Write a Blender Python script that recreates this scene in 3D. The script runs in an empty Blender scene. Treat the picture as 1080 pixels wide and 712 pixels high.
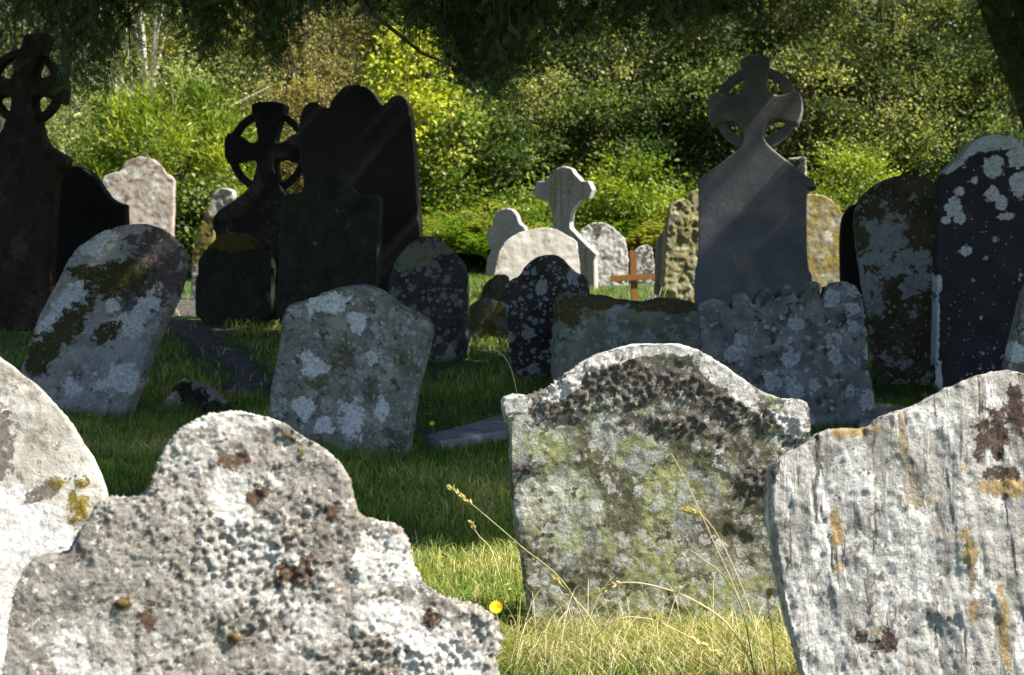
import bpy, bmesh, math, random
import numpy as np
from mathutils import Vector, Matrix
from mathutils.geometry import delaunay_2d_cdt
random.seed(7); rng = np.random.default_rng(11)
R = math.radians
S = bpy.context.scene; COL = S.collection

# ------------------------------------------------------------------ camera
CAMZ, F, HY = 1.15, 1500.0, 225.0            # photo is 1080x712, focal length in its pixels, horizon row
PITCH = math.atan((356 - HY) / F)
cam = bpy.data.cameras.new('camera'); camo = bpy.data.objects.new('camera', cam); COL.objects.link(camo)
camo.location = (0, 0, CAMZ); camo.rotation_euler = (R(90) - PITCH, 0, 0)
cam.sensor_width = 36; cam.lens = 50; cam.clip_start = 0.05; cam.clip_end = 500
cam.dof.use_dof = True; cam.dof.focus_distance = 4.6; cam.dof.aperture_fstop = 7.1
S.camera = camo
# ------------------------------------------------------------------ sky and sun
SUN_EL, SUN_AZ = 50.0, 7.0                  # sun from the right, slightly on the camera's side
sd = Vector((math.cos(R(SUN_EL)) * math.cos(R(SUN_AZ)), -math.cos(R(SUN_EL)) * math.sin(R(SUN_AZ)), math.sin(R(SUN_EL))))
w = bpy.data.worlds.new('World'); S.world = w; w.use_nodes = True
nt = w.node_tree; bg = nt.nodes['Background']; sky = nt.nodes.new('ShaderNodeTexSky')
sky.sky_type = 'NISHITA'; sky.sun_disc = False; sky.sun_elevation = R(SUN_EL); sky.sun_rotation = math.atan2(sd.x, sd.y)
nt.links.new(sky.outputs[0], bg.inputs[0]); bg.inputs[1].default_value = 0.078
sl = bpy.data.lights.new('sun', 'SUN'); sl.energy = 5.0; sl.angle = R(0.53); sl.color = (1.0, .94, .84)
so = bpy.data.objects.new('sun', sl); COL.objects.link(so); so.rotation_euler = sd.to_track_quat('Z', 'Y').to_euler()
S.view_settings.view_transform = 'Standard'; S.view_settings.look = 'None'; S.view_settings.exposure = 1.52; S.view_settings.gamma = 1
S.render.engine = 'CYCLES'; S.cycles.max_bounces = 6; S.cycles.diffuse_bounces = 3; S.cycles.transmission_bounces = 3
S.cycles.use_adaptive_sampling = True; S.cycles.use_denoising = True

# ------------------------------------------------------------------ helpers
_f = Vector((0, math.cos(PITCH), -math.sin(PITCH))); _u = Vector((0, math.sin(PITCH), math.cos(PITCH)))
def ray(px, py): return _f + Vector((1, 0, 0)) * ((px - 540) / F) + _u * ((356 - py) / F)
def hz(x, y):
    """height of the ground"""
    x = np.asarray(x, float); y = np.asarray(y, float)
    z = .04 * np.maximum(0, y - 8)
    t = np.clip((y - 17.5) / 4, 0, 1); z = z + .42 * t * t * (3 - 2 * t) * np.clip((x + 5.5) / 3, .25, 1)
    z = z + .30 * np.maximum(0, y - 22)
    z = z + .012 * np.sin(x * 2.1 + y * 1.3) * np.sin(y * 2.7 - x) + .02 * np.sin(x * .7 + 1) * np.sin(y * .9)
    return z
def pt(px, py, Y):
    r = ray(px, py); return Vector((0, 0, CAMZ)) + r * (Y / r.y)
def ground_pt(px, Y):
    x = (px - 540) / F * Y
    return Vector((x, Y, float(hz(x, Y))))
def link(name, me, mat=None, parent=None):
    o = bpy.data.objects.new(name, me); COL.objects.link(o)
    if mat: me.materials.append(mat)
    if parent: o.parent = parent
    return o
def tag(o, label=None, cat=None, group=None, kind=None):
    for k, v in (('label', label), ('category', cat), ('group', group), ('kind', kind)):
        if v: o[k] = v
    return o
def empty(name, loc):
    o = bpy.data.objects.new(name, None); COL.objects.link(o); o.location = loc; o.empty_display_size = .1; return o

def _hash(i, j, k, s):
    h = (i * 374761393 + j * 668265263 + k * 2147483647 + s * 974634777) & 0xffffffff
    h = ((h ^ (h >> 13)) * 1274126177) & 0xffffffff
    h = ((h ^ (h >> 16)) * 2246822519) & 0xffffffff
    return ((h ^ (h >> 15)) & 0xffffff) / float(0xffffff)
def vnoise(P, s=0):
    I = np.floor(P).astype(np.int64); f = P - I; f = f * f * f * (f * (f * 6 - 15) + 10)
    r = 0
    for a in (0, 1):
        for b in (0, 1):
            for c in (0, 1):
                wgt = (f[:, 0] if a else 1 - f[:, 0]) * (f[:, 1] if b else 1 - f[:, 1]) * (f[:, 2] if c else 1 - f[:, 2])
                r = r + wgt * _hash(I[:, 0] + a, I[:, 1] + b, I[:, 2] + c, s)
    return r
def fbm(P, s=0, o=4, g=.5):
    r = 0; a = 1; t = 0
    for i in range(o):
        r = r + a * vnoise(P * 2 ** i + 17.3 * i, s + i); t += a; a *= g
    return r / t - .5
def worley(P, s=0):
    I = np.floor(P).astype(np.int64); best = np.full(len(P), 9.); idv = np.zeros(len(P))
    for a in (-1, 0, 1):
        for b in (-1, 0, 1):
            for c in (-1, 0, 1):
                J = I + np.array([a, b, c])
                q = np.stack([J[:, 0] + _hash(J[:, 0], J[:, 1], J[:, 2], s), J[:, 1] + _hash(J[:, 0], J[:, 1], J[:, 2], s + 1), J[:, 2] + _hash(J[:, 0], J[:, 1], J[:, 2], s + 2)], 1)
                d = np.linalg.norm(P - q, axis=1); m = d < best
                best[m] = d[m]; idv[m] = _hash(J[:, 0], J[:, 1], J[:, 2], s + 5)[m]
    return best, idv

def polys(name, V, nper, r=None, mat=None, parent=None, smooth=False):
    """V (N,nper,3) loose polygons, r per polygon -> object"""
    V = np.asarray(V, np.float32); n = len(V); me = bpy.data.meshes.new(name)
    me.vertices.add(n * nper); me.vertices.foreach_set('co', V.reshape(-1))
    me.loops.add(n * nper); me.loops.foreach_set('vertex_index', np.arange(n * nper, dtype=np.int32))
    me.polygons.add(n); me.polygons.foreach_set('loop_start', np.arange(n, dtype=np.int32) * nper)
    try: me.polygons.foreach_set('loop_total', np.full(n, nper, np.int32))
    except Exception: pass
    if r is not None:
        a = me.attributes.new('r', 'FLOAT', 'FACE'); a.data.foreach_set('value', np.asarray(r, np.float32))
    me.update(calc_edges=True)
    return link(name, me, mat, parent)
def leaf_quads(P, D, N, L, W):
    """rhombic leaves: base P, direction D, normal N, length L, width W"""
    D = D / (np.linalg.norm(D, axis=1, keepdims=True) + 1e-9)
    Sd = np.cross(D, N); Sd /= (np.linalg.norm(Sd, axis=1, keepdims=True) + 1e-9)
    L = np.broadcast_to(np.asarray(L, float), (len(P),))[:, None]; W = np.broadcast_to(np.asarray(W, float), (len(P),))[:, None]
    up = np.cross(Sd, D) * W * .25
    return np.stack([P, P + D * L * .5 + Sd * W * .5 + up, P + D * L, P + D * L * .5 - Sd * W * .5 + up], 1)
def rdir(n, up=0.):
    v = rng.normal(size=(n, 3)); v /= np.linalg.norm(v, axis=1, keepdims=True); v[:, 2] += up
    return v / np.linalg.norm(v, axis=1, keepdims=True)
def tube_into(bm, pts, rad, seg=8):
    rings = []
    for i, p in enumerate(pts):
        p = Vector(p); a = Vector(pts[min(i + 1, len(pts) - 1)]) - Vector(pts[max(i - 1, 0)])
        a.normalize(); s = a.cross(Vector((.3, .2, 1)) if abs(a.z) < .9 else Vector((1, 0, 0))).normalized(); t = a.cross(s)
        r = rad[i] if isinstance(rad, (list, tuple)) else rad
        rings.append([bm.verts.new(p + (s * math.cos(q) + t * math.sin(q)) * r) for q in [2 * math.pi * k / seg for k in range(seg)]])
    for A, B in zip(rings, rings[1:]):
        for k in range(seg): bm.faces.new((A[k], A[(k + 1) % seg], B[(k + 1) % seg], B[k]))
    bm.faces.new(rings[0][::-1]); bm.faces.new(rings[-1])
def bm_obj(name, bm, mat=None, parent=None, smooth=True):
    bmesh.ops.recalc_face_normals(bm, faces=bm.faces)
    me = bpy.data.meshes.new(name); bm.to_mesh(me); bm.free()
    if smooth: me.polygons.foreach_set('use_smooth', [True] * len(me.polygons))
    return link(name, me, mat, parent)

# ------------------------------------------------------------------ materials
class NT:
    def __init__(s, name):
        s.m = bpy.data.materials.new(name); s.m.use_nodes = True; s.t = s.m.node_tree; s.n = s.t.nodes; s.l = s.t.links
        s.b = s.n['Principled BSDF']; s.out = s.n['Material Output']; s.b.inputs['Specular IOR Level'].default_value = .25
    def new(s, t, **k):
        n = s.n.new(t)
        for a, v in k.items(): setattr(n, a, v)
        return n
    def set(s, sock, v):
        if isinstance(v, bpy.types.NodeSocket): s.l.new(v, sock)
        else: sock.default_value = v
    def math(s, op, a, b=0., clamp=False):
        n = s.new('ShaderNodeMath', operation=op, use_clamp=clamp); s.set(n.inputs[0], a); s.set(n.inputs[1], b); return n.outputs[0]
    def mix(s, f, a, b):
        n = s.new('ShaderNodeMix', data_type='RGBA'); s.set(n.inputs[0], f); s.set(n.inputs[6], a); s.set(n.inputs[7], b); return n.outputs[2]
    def noise(s, vec, sc, det=6, rough=.6, dist=0):
        n = s.new('ShaderNodeTexNoise'); s.set(n.inputs['Vector'], vec); n.inputs['Scale'].default_value = sc
        n.inputs['Detail'].default_value = det; n.inputs['Roughness'].default_value = rough; n.inputs['Distortion'].default_value = dist
        return n.outputs[0]
    def ramp(s, v, lo, hi):
        n = s.new('ShaderNodeMapRange'); n.interpolation_type = 'SMOOTHSTEP'; s.set(n.inputs[0], v); n.inputs[1].default_value = lo; n.inputs[2].default_value = hi
        return n.outputs[0]
    def vmath(s, op, a, b):
        n = s.new('ShaderNodeVectorMath', operation=op); s.set(n.inputs[0], a); s.set(n.inputs[1], b); return n.outputs[0]
def c4(c): return (c[0], c[1], c[2], 1)

def stone_mat(name, c1, c2, sc=6., layers=(), bump=.6, bsc=90., rough=.95, stretch=(1, 1, 1), seed=0, spec=.15, fine=.35, mid=2.):
    """weathered stone: base mottling and growths laid over it
    layers: ('noise', scale, threshold, width, colour) ('disc', scale, radius, keep, colour) ('attr', name, wobble, colour, wobble_scale) ('grain', ...)"""
    g = NT(name); tc = g.new('ShaderNodeTexCoord').outputs['Object']
    base = g.vmath('ADD', tc, (seed * 3.17, seed * 1.73, seed * 2.11))
    st = g.vmath('MULTIPLY', base, stretch)
    n1 = g.noise(st, sc, 8, .65)
    col = g.mix(g.ramp(n1, .32, .68), c4(c1), c4(c2))
    h = g.math('MULTIPLY', n1, .6)
    for i, L in enumerate(layers):
        off = g.vmath('ADD', base, (7.7 * i + 1, 3.3 * i, 5.1 * i))
        if L[0] == 'noise':
            f = g.noise(off, L[1], 9, .68, .25); f = g.ramp(f, L[2] - L[3], L[2] + L[3]); c = L[4]; op = L[5] if len(L) > 5 else 1.
        elif L[0] == 'grain':
            f = g.noise(g.vmath('MULTIPLY', off, stretch if stretch != (1, 1, 1) else (1, 1, .12)), L[1], 7, .6, .6); f = g.ramp(f, L[2] - L[3], L[2] + L[3]); c = L[4]; op = 1.
        elif L[0] == 'disc':
            wob = g.new('ShaderNodeTexNoise'); g.l.new(off, wob.inputs['Vector']); wob.inputs['Scale'].default_value = L[1] * 3.5; wob.inputs['Detail'].default_value = 4
            wv = g.new('ShaderNodeVectorMath', operation='SCALE'); g.l.new(wob.outputs[1], wv.inputs[0]); wv.inputs[3].default_value = .85 / L[1]
            vo = g.new('ShaderNodeTexVoronoi'); g.l.new(g.vmath('ADD', off, wv.outputs[0]), vo.inputs['Vector']); vo.inputs['Scale'].default_value = L[1]
            sep = g.new('ShaderNodeSeparateColor'); g.l.new(vo.outputs['Color'], sep.inputs[0])
            clus = g.noise(off, L[1] * .22, 2, .5)
            keep = g.math('GREATER_THAN', g.math('ADD', g.math('MULTIPLY', sep.outputs[0], .6), g.math('MULTIPLY', clus, .8)), 1. - L[3])
            rad = g.math('MULTIPLY', g.math('ADD', g.math('MULTIPLY', g.math('POWER', sep.outputs[1], 1.4), .85), .40), L[2])
            f = g.math('MULTIPLY', g.ramp(g.math('SUBTRACT', rad, vo.outputs['Distance']), 0., .04), keep); c = L[4]; op = L[5] if len(L) > 5 else 1.
        else:
            at = g.new('ShaderNodeAttribute', attribute_name=L[1])
            wsc = L[4] if len(L) > 4 else 14.
            wn = g.math('MULTIPLY', g.math('SUBTRACT', g.noise(off, wsc, 9, .7, .3), .5), L[2] * 3.4)
            f = g.ramp(g.math('ADD', at.outputs['Fac'], wn), -.03, .06); c = L[3]; op = 1.
        if L[0] in ('attr', 'disc'): f = g.math('MULTIPLY', f, g.ramp(g.noise(off, 70, 6, .8), .35, .45))      # crust broken by pinholes
        # each growth has its own fine mottling
        v = g.noise(off, 60, 6, .75)
        if L[0] == 'disc': v = g.math('ADD', g.math('MULTIPLY', v, .75), g.math('MULTIPLY', vo.outputs['Distance'], .30 / L[2] * .42))
        cc = g.mix(g.ramp(v, .33, .67), c4([x * .62 for x in c]), c4([min(1, x * 1.22) for x in c]))
        f2 = g.math('MULTIPLY', f, op)
        col = g.mix(f2, col, cc)
        h = g.math('ADD', h, g.math('MULTIPLY', f, .25))
    fn = g.noise(base, 230, 4, .7)
    sp = g.ramp(fn, .30, .70)
    col = g.mix(fine, col, g.mix(sp, c4((.02, .02, .018)), col)) if fine else col
    g.l.new(col, g.b.inputs['Base Color']); g.b.inputs['Roughness'].default_value = rough; g.b.inputs['Specular IOR Level'].default_value = spec
    h = g.math('ADD', h, g.math('MULTIPLY', g.noise(base, bsc, 8, .72), 1.))
    h = g.math('ADD', h, g.math('MULTIPLY', g.noise(base, bsc * .22, 6, .6), mid))
    b = g.new('ShaderNodeBump'); b.inputs['Strength'].default_value = bump; b.inputs['Distance'].default_value = .006
    g.l.new(h, b.inputs['Height']); g.l.new(b.outputs[0], g.b.inputs['Normal'])
    return g.m

def leaf_mat(name, cols, trans=.42, rough=.5, spec=.3, attr='r'):
    g = NT(name); at = g.new('ShaderNodeAttribute', attribute_name=attr)
    cr = g.new('ShaderNodeValToRGB'); g.l.new(at.outputs['Fac'], cr.inputs[0]); e = cr.color_ramp.elements
    while len(e) < len(cols): e.new(.5)
    for i, (p, c) in enumerate(cols): e[i].position = p; e[i].color = c4(c)
    g.l.new(cr.outputs[0], g.b.inputs['Base Color']); g.b.inputs['Roughness'].default_value = rough; g.b.inputs['Specular IOR Level'].default_value = spec
    tr = g.new('ShaderNodeBsdfTranslucent'); mc = g.vmath('MULTIPLY', cr.outputs[0], (1.15, 1.2, .6)); g.l.new(mc, tr.inputs[0])
    mx = g.new('ShaderNodeMixShader'); mx.inputs[0].default_value = trans
    g.l.new(g.b.outputs[0], mx.inputs[1]); g.l.new(tr.outputs[0], mx.inputs[2]); g.l.new(mx.outputs[0], g.out.inputs[0])
    return g.m
def plain(name, c1, c2, sc=20., bump=.4, rough=.9, stretch=(1, 1, 1)):
    g = NT(name); tc = g.vmath('MULTIPLY', g.new('ShaderNodeTexCoord').outputs['Object'], stretch)
    n = g.noise(tc, sc, 8, .65); g.l.new(g.mix(g.ramp(n, .3, .7), c4(c1), c4(c2)), g.b.inputs['Base Color']); g.b.inputs['Roughness'].default_value = rough
    b = g.new('ShaderNodeBump'); b.inputs['Strength'].default_value = bump; b.inputs['Distance'].default_value = .01
    g.l.new(n, b.inputs['Height']); g.l.new(b.outputs[0], g.b.inputs['Normal']); return g.m

# ------------------------------------------------------------------ ground, path
def grid_mesh(name, xs, ys, dz, mat, fn=None):
    X, Y = np.meshgrid(xs, ys); Z = hz(X, Y) + dz
    V = np.stack([X, Y, Z], 2).reshape(-1, 3); nx = len(xs)
    Fc = [(j * nx + i, j * nx + i + 1, (j + 1) * nx + i + 1, (j + 1) * nx + i) for j in range(len(ys) - 1) for i in range(nx - 1)
          if fn is None or fn((xs[i] + xs[i + 1]) / 2, (ys[j] + ys[j + 1]) / 2)]
    me = bpy.data.meshes.new(name); me.from_pydata(V.tolist(), [], Fc)
    bm = bmesh.new(); bm.from_mesh(me); bmesh.ops.delete(bm, geom=[v for v in bm.verts if not v.link_faces], context='VERTS'); bm.to_mesh(me); bm.free()
    me.polygons.foreach_set('use_smooth', [True] * len(me.polygons))
    return link(name, me, mat)
xs = np.unique(np.concatenate([np.linspace(-90, -12, 20), np.linspace(-12, 12, 97), np.linspace(12, 90, 20)]))
ys = np.unique(np.concatenate([np.linspace(-30, 0, 8), np.linspace(0, 30, 121), np.linspace(30, 120, 24)]))
g = NT('turf_soil'); tc = g.new('ShaderNodeTexCoord').outputs['Object']
col = g.mix(g.ramp(g.noise(tc, 3, 6, .7), .35, .65), c4((.030, .055, .012)), c4((.060, .075, .022)))
col = g.mix(g.ramp(g.noise(tc, 40, 4, .7), .5, .75), col, c4((.06, .05, .028)))
g.l.new(col, g.b.inputs['Base Color']); g.b.inputs['Roughness'].default_value = 1
tag(grid_mesh('ground', xs, ys, 0, g.m), kind='structure')
def path_cx(y): return -1.72 - .39 * (y - 9.4) if y < 12.5 else -2.93 - .2 * (y - 12.5)
PW = lambda y: .15 + .06 * math.sin(y * 2.3)
def on_path(x, y): return abs(x - path_cx(y)) < PW(y) + .07 * math.sin(5 * y + 3 * x) and 8.6 < y < 15.2
path_m = plain('path_earth', (.03, .026, .022), (.085, .077, .07), 14, 1.)
tag(grid_mesh('path', np.arange(-6, -1.5, .06), np.arange(8.4, 15.4, .06), .006, path_m, on_path), kind='structure')

# ------------------------------------------------------------------ gravestone builder
def chaikin(p, k):
    for _ in range(k):
        q = []
        for a, b in zip(p, p[1:] + p[:1]):
            q += [(a[0] * .75 + b[0] * .25, a[1] * .75 + b[1] * .25), (a[0] * .25 + b[0] * .75, a[1] * .25 + b[1] * .75)]
        p = q
    return p
class Slab:
    """a standing slab: a plane through a ground point, its outline and its thickness"""
    def __init__(s, bx, Y, yaw=0, lean=0):
        s.P = ground_pt(bx, Y); a, l = R(yaw), R(lean)
        s.n = Vector((math.sin(a) * math.cos(l), -math.cos(a) * math.cos(l), math.sin(l)))
        s.r = Vector((math.cos(a), math.sin(a), 0)); s.u = s.n.cross(s.r) * -1
        if s.u.z < 0: s.u = -s.u
        s.M = Matrix((s.r, -s.n, s.u)).transposed().to_4x4(); s.M.translation = s.P
    def loc(s, px, py):
        r = ray(px, py); o = Vector((0, 0, CAMZ)); t = (s.P - o).dot(s.n) / r.dot(s.n); q = o + r * t - s.P
        return q.dot(s.r), q.dot(s.u)
def prism(bm, pts, y0, y1):
    A = [bm.verts.new((x, y0, z)) for x, z in pts]; B = [bm.verts.new((x, y1, z)) for x, z in pts]
    n = len(pts)
    vs, _, fcs, orig, _, _ = delaunay_2d_cdt([Vector(p) for p in pts], [], [list(range(n))], 1, 1e-7)   # exact filling of notched outlines
    if len(vs) == n:
        mp = [o_[0] for o_ in orig]
        for f in fcs:
            f = [mp[i] for i in f]
            bm.faces.new([A[i] for i in f]); bm.faces.new([B[i] for i in f][::-1])
    else:
        print('WARN outline', len(vs), n); bm.faces.new(A); bm.faces.new(B[::-1])
    for i in range(n): bm.faces.new((A[i], B[i], B[(i + 1) % n], A[(i + 1) % n]))
def ring_prism(bm, c, ro, ri, y0, y1, seg=40):
    for i in range(seg):
        a0, a1 = 2 * math.pi * i / seg, 2 * math.pi * (i + 1.02) / seg
        P = [(c[0] + r_ * math.cos(a), c[1] + r_ * math.sin(a)) for r_, a in ((ri, a0), (ro, a0), (ro, a1), (ri, a1))]
        prism(bm, P, y0, y1)
def remesh(bm, vox, smooth_it):
    bmesh.ops.triangulate(bm, faces=[f for f in bm.faces if len(f.verts) > 4])
    bmesh.ops.recalc_face_normals(bm, faces=bm.faces)
    me = bpy.data.meshes.new('t'); bm.to_mesh(me); bm.free(); o = bpy.data.objects.new('t', me); COL.objects.link(o)
    m = o.modifiers.new('r', 'REMESH'); m.mode = 'VOXEL'; m.voxel_size = vox; m.use_smooth_shade = True
    if smooth_it: q = o.modifiers.new('s', 'SMOOTH'); q.factor = .5; q.iterations = smooth_it
    dg = bpy.context.evaluated_depsgraph_get(); dg.update(); out = bpy.data.meshes.new_from_object(o.evaluated_get(dg))
    bpy.data.objects.remove(o); bpy.data.meshes.remove(me); return out
def ell_field(C, s, blobs):
    f = np.full(len(C), -1.)
    for b in blobs:
        cx, cz = s.loc(b[0], b[1]); x1, _ = s.loc(b[0] + b[2], b[1]); _, z1 = s.loc(b[0], b[1] - b[3]); rx, rz = abs(x1 - cx), abs(z1 - cz)
        a = R(b[4]) if len(b) > 4 else 0; dx, dz = C[:, 0] - cx, C[:, 2] - cz
        u_, v_ = dx * math.cos(a) + dz * math.sin(a), -dx * math.sin(a) + dz * math.cos(a)
        f = np.maximum(f, 1 - np.sqrt((u_ / rx) ** 2 + (v_ / rz) ** 2))
    return f
def slab_mesh(s, outline, thick, vox, sm=2, soft=1, disp=(), patch=(), moss=(), rings=(), dark=(), extra=(), seed=0, mh=.005):
    bm = bmesh.new(); pts = [s.loc(*p) for p in chaikin(list(outline), soft)]
    if outline: prism(bm, pts, 0, thick)
    for (cx, cy, ro, ri, t0, t1) in rings:
        c = s.loc(cx, cy); k = abs(s.loc(cx + 1, cy)[0] - c[0]); ring_prism(bm, c, ro * k, ri * k, t0, t1)
    for (pl, t0, t1) in extra: prism(bm, [s.loc(*p) for p in pl], t0, t1)
    me = remesh(bm, vox, sm); n = len(me.vertices)
    C = np.empty(n * 3, np.float32); me.vertices.foreach_get('co', C); C = C.reshape(-1, 3).astype(float)
    N = np.empty(n * 3, np.float32); me.vertex_normals.foreach_get('vector', N); N = N.reshape(-1, 3).astype(float)
    m_ = ell_field(C, s, moss) if moss else None
    d = np.zeros(n)
    for D in disp:
        k = D[0]
        if k == 'fbm': d += D[2] * 2 * fbm(C * D[1], seed, 4)
        elif k == 'grain':                      # vertical slaty cleavage
            q = C * np.array([D[1], D[1], D[1] * D[3]]); q[:, 0] += (.10 * fbm(C * 3, seed + 9, 3) + .18 * C[:, 2]) * D[1]
            v = fbm(q, seed + 3, 4, .55); v2 = fbm(q * 1.7 + 9, seed + 6, 3, .5); st = np.floor(v2 * 9) / 9 + np.clip((v2 * 9 - np.floor(v2 * 9)) * 4 - 3, 0, 1) / 9
            d += D[2] * 1.2 * v + D[2] * 1.6 * st - D[2] * .9 * np.clip(.05 - np.abs(v - .02), 0, 1) / .05 * np.clip(.5 + 6 * fbm(C * 5, seed + 4, 2), 0, 1)
        elif k == 'crust':                      # knobbly lichen crust
            mask = np.clip((fbm(C * D[3], seed + 20, 4) - D[4]) * 6 + .2, 0, 1)
            a1, i1 = worley(C * D[1], seed + 30); a2, i2 = worley(C * D[1] * 2.1, seed + 40)
            d += D[2] * mask * ((1 - np.clip(a1, 0, 1)) * (.4 + i1) + .5 * (1 - np.clip(a2, 0, 1)) - .35)
        elif k == 'pit':
            a1, i1 = worley(C * D[1], seed + 50); d -= D[2] * np.clip(1 - a1 / .45, 0, 1) * (i1 > D[3])
        elif k == 'dcrust':                     # coarse crust where the dark lichen sits
            mask = np.clip((ell_field(C, s, dark) + 1.5 * fbm(C * 12, seed + 70, 3)) * 3, 0, 1)
            a1, i1 = worley(C * D[1], seed + 30); a2, i2 = worley(C * D[1] * 2.3, seed + 40)
            d += D[2] * mask * ((1 - np.clip(a1, 0, 1)) * (.3 + i1) + .6 * (1 - np.clip(a2, 0, 1)) * i2 - .3)
    if m_ is not None:
        m_ = m_ + 1.6 * fbm(C * 14, seed + 61, 4); d += mh * np.clip(m_ * 2, 0, 1) * (1 + 2 * fbm(C * 60, seed + 60, 3))
    C2 = C + N * d[:, None]; me.vertices.foreach_set('co', C2.astype(np.float32).reshape(-1))
    for nm, bl in (('patch', patch), ('moss', moss), ('dark', dark)):
        if bl:
            a = me.attributes.new(nm, 'FLOAT', 'POINT'); a.data.foreach_set('value', ell_field(C, s, bl).astype(np.float32))
    me.update(); me.materials.clear()
    me.polygons.foreach_set('use_smooth', [True] * len(me.polygons))
    return me
GROUP = 'old weathered gravestones of the churchyard'
def stone(name, label, cat, bx, Y, outline, mat, thick=.12, yaw=0, lean=0, vox=.012, parent=None, **k):
    s = Slab(bx, Y, yaw, lean); k.setdefault('seed', int(abs(bx) * 7 + Y * 13) % 997)
    me = slab_mesh(s, outline, thick, vox, **k); o = link(name, me, mat); o.matrix_world = s.M
    tag(o, label, cat, GROUP if cat == 'gravestone' else None); return o, s

# ---- stone materials
WHITE = (.62, .61, .58); PALE = (.42, .42, .40); BLUEG = (.34, .37, .40); OCH = (.30, .20, .05); MOSS = (.055, .05, .012); BLK = (.03, .026, .022); RUST = (.13, .065, .03)
mA = stone_mat('crusted_white_stone', (.20, .185, .16), (.40, .375, .33), 16, [
    ('noise', 3, .52, .08, (.27, .24, .20)), ('noise', 8, .57, .05, (.22, .20, .18)), ('noise', 34, .58, .04, (.20, .18, .155)), ('noise', 5, .56, .05, (.52, .50, .46)), ('noise', 60, .59, .04, (.60, .57, .52)), ('noise', 22, .65, .03, (.10, .08, .06)), ('noise', 75, .61, .03, (.10, .085, .065)), ('noise', 12, .62, .04, (.17, .15, .13)),
    ('attr', 'patch', 1.1, (.70, .675, .63)), ('attr', 'dark', 1.7, (.12, .075, .045), 45), ('attr', 'moss', 1.7, (.13, .09, .025), 45)], bump=.8, bsc=160, seed=1, fine=.35, mid=.6)
mB = stone_mat('pale_arched_stone', (.33, .31, .26), (.46, .44, .39), 5, [
    ('noise', 9, .57, .06, (.28, .25, .20)), ('noise', 5, .56, .04, (.60, .60, .58)), ('noise', 18, .62, .04, (.17, .15, .13)), ('noise', 48, .62, .03, (.22, .2, .17)), ('attr', 'patch', 1.1, (.62, .605, .57)), ('attr', 'dark', 1.5, (.14, .12, .10), 40), ('attr', 'moss', 1.5, (.19, .14, .015), 40)], bump=.6, seed=2, fine=.2)
mC = stone_mat('green_lichened_stone', (.14, .135, .09), (.28, .27, .19), 5, [
    ('noise', 4.5, .52, .05, (.31, .33, .17)), ('noise', 3.4, .54, .05, (.46, .47, .36)), ('noise', 11, .60, .04, (.12, .115, .07)), ('attr', 'moss', 1.5, (.30, .32, .14), 11), ('disc', 9, .46, .46, (.42, .44, .39)), ('disc', 19, .42, .42, (.46, .47, .41)), ('disc', 38, .40, .42, (.50, .50, .45)), ('noise', 6, .60, .035, (.46, .48, .44)),
    ('noise', 5.2, .535, .05, (.105, .10, .055), .9), ('disc', 24, .40, .36, (.50, .51, .45)), ('noise', 24, .61, .03, (.08, .07, .045)), ('attr', 'dark', 1.5, (.12, .105, .085), 18), ('noise', 55, .59, .03, (.50, .47, .42), .8), ('attr', 'patch', .9, (.66, .63, .58), 14)], bump=.8, seed=3)
mD = stone_mat('grained_slate_slab', (.30, .285, .255), (.47, .455, .415), 9, [
    ('grain', 26, .61, .06, (.22, .21, .19)), ('noise', 4, .54, .06, (.52, .51, .48)), ('grain', 12, .66, .05, (.36, .29, .19)), ('noise', 13, .60, .05, (.30, .29, .27)), ('grain', 40, .58, .03, (.66, .65, .62)), ('noise', 9, .60, .04, (.24, .23, .21)), ('grain', 55, .61, .03, (.10, .09, .08)),
    ('attr', 'moss', 2.2, (.36, .26, .12), 26), ('grain', 20, .62, .03, (.16, .15, .135)), ('attr', 'patch', 1.2, (.60, .585, .55), 20), ('attr', 'dark', 1.5, (.08, .05, .04), 34), ('noise', 42, .62, .03, (.16, .14, .12))], bump=.9, bsc=80, stretch=(1, 1, .12), seed=4)
mE = stone_mat('grey_patched_stone', (.15, .15, .12), (.34, .335, .295), 9, [
    ('noise', 13, .54, .05, (.24, .25, .24)), ('disc', 13, .42, .46, (.46, .48, .48)), ('noise', 5, .56, .05, (.13, .12, .08)), ('noise', 26, .59, .05, (.07, .07, .055)), ('disc', 34, .40, .4, (.50, .52, .52)), ('noise', 7, .62, .05, (.15, .14, .07)),
    ('attr', 'patch', 1.0, (.68, .70, .72), 16)], bump=.8, seed=5)
mF = stone_mat('mossy_leaning_stone', (.20, .19, .17), (.33, .33, .32), 9, [
    ('noise', 20, .56, .05, (.38, .40, .41)), ('noise', 8, .6, .05, (.12, .09, .08)), ('attr', 'dark', 1.0, (.10, .075, .068), 18), ('noise', 34, .60, .04, (.30, .31, .31)), ('attr', 'patch', 1.1, (.56, .58, .58), 18), ('attr', 'moss', 1.0, MOSS, 18), ('noise', 26, .64, .03, (.10, .085, .07))], bump=.8, seed=6)
def dark_lichen(name, c1, c2, extra, seed, **k): return stone_mat(name, c1, c2, 7, extra, bump=.7, seed=seed, **k)
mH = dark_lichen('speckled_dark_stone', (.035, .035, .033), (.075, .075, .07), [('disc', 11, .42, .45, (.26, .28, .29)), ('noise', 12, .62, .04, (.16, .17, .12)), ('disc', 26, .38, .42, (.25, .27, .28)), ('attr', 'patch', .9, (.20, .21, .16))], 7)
mI = dark_lichen('dull_green_stone', (.022, .026, .019), (.048, .052, .038), [('noise', 20, .64, .04, (.18, .20, .19)), ('noise', 6, .6, .06, (.03, .035, .02))], 8)
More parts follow.
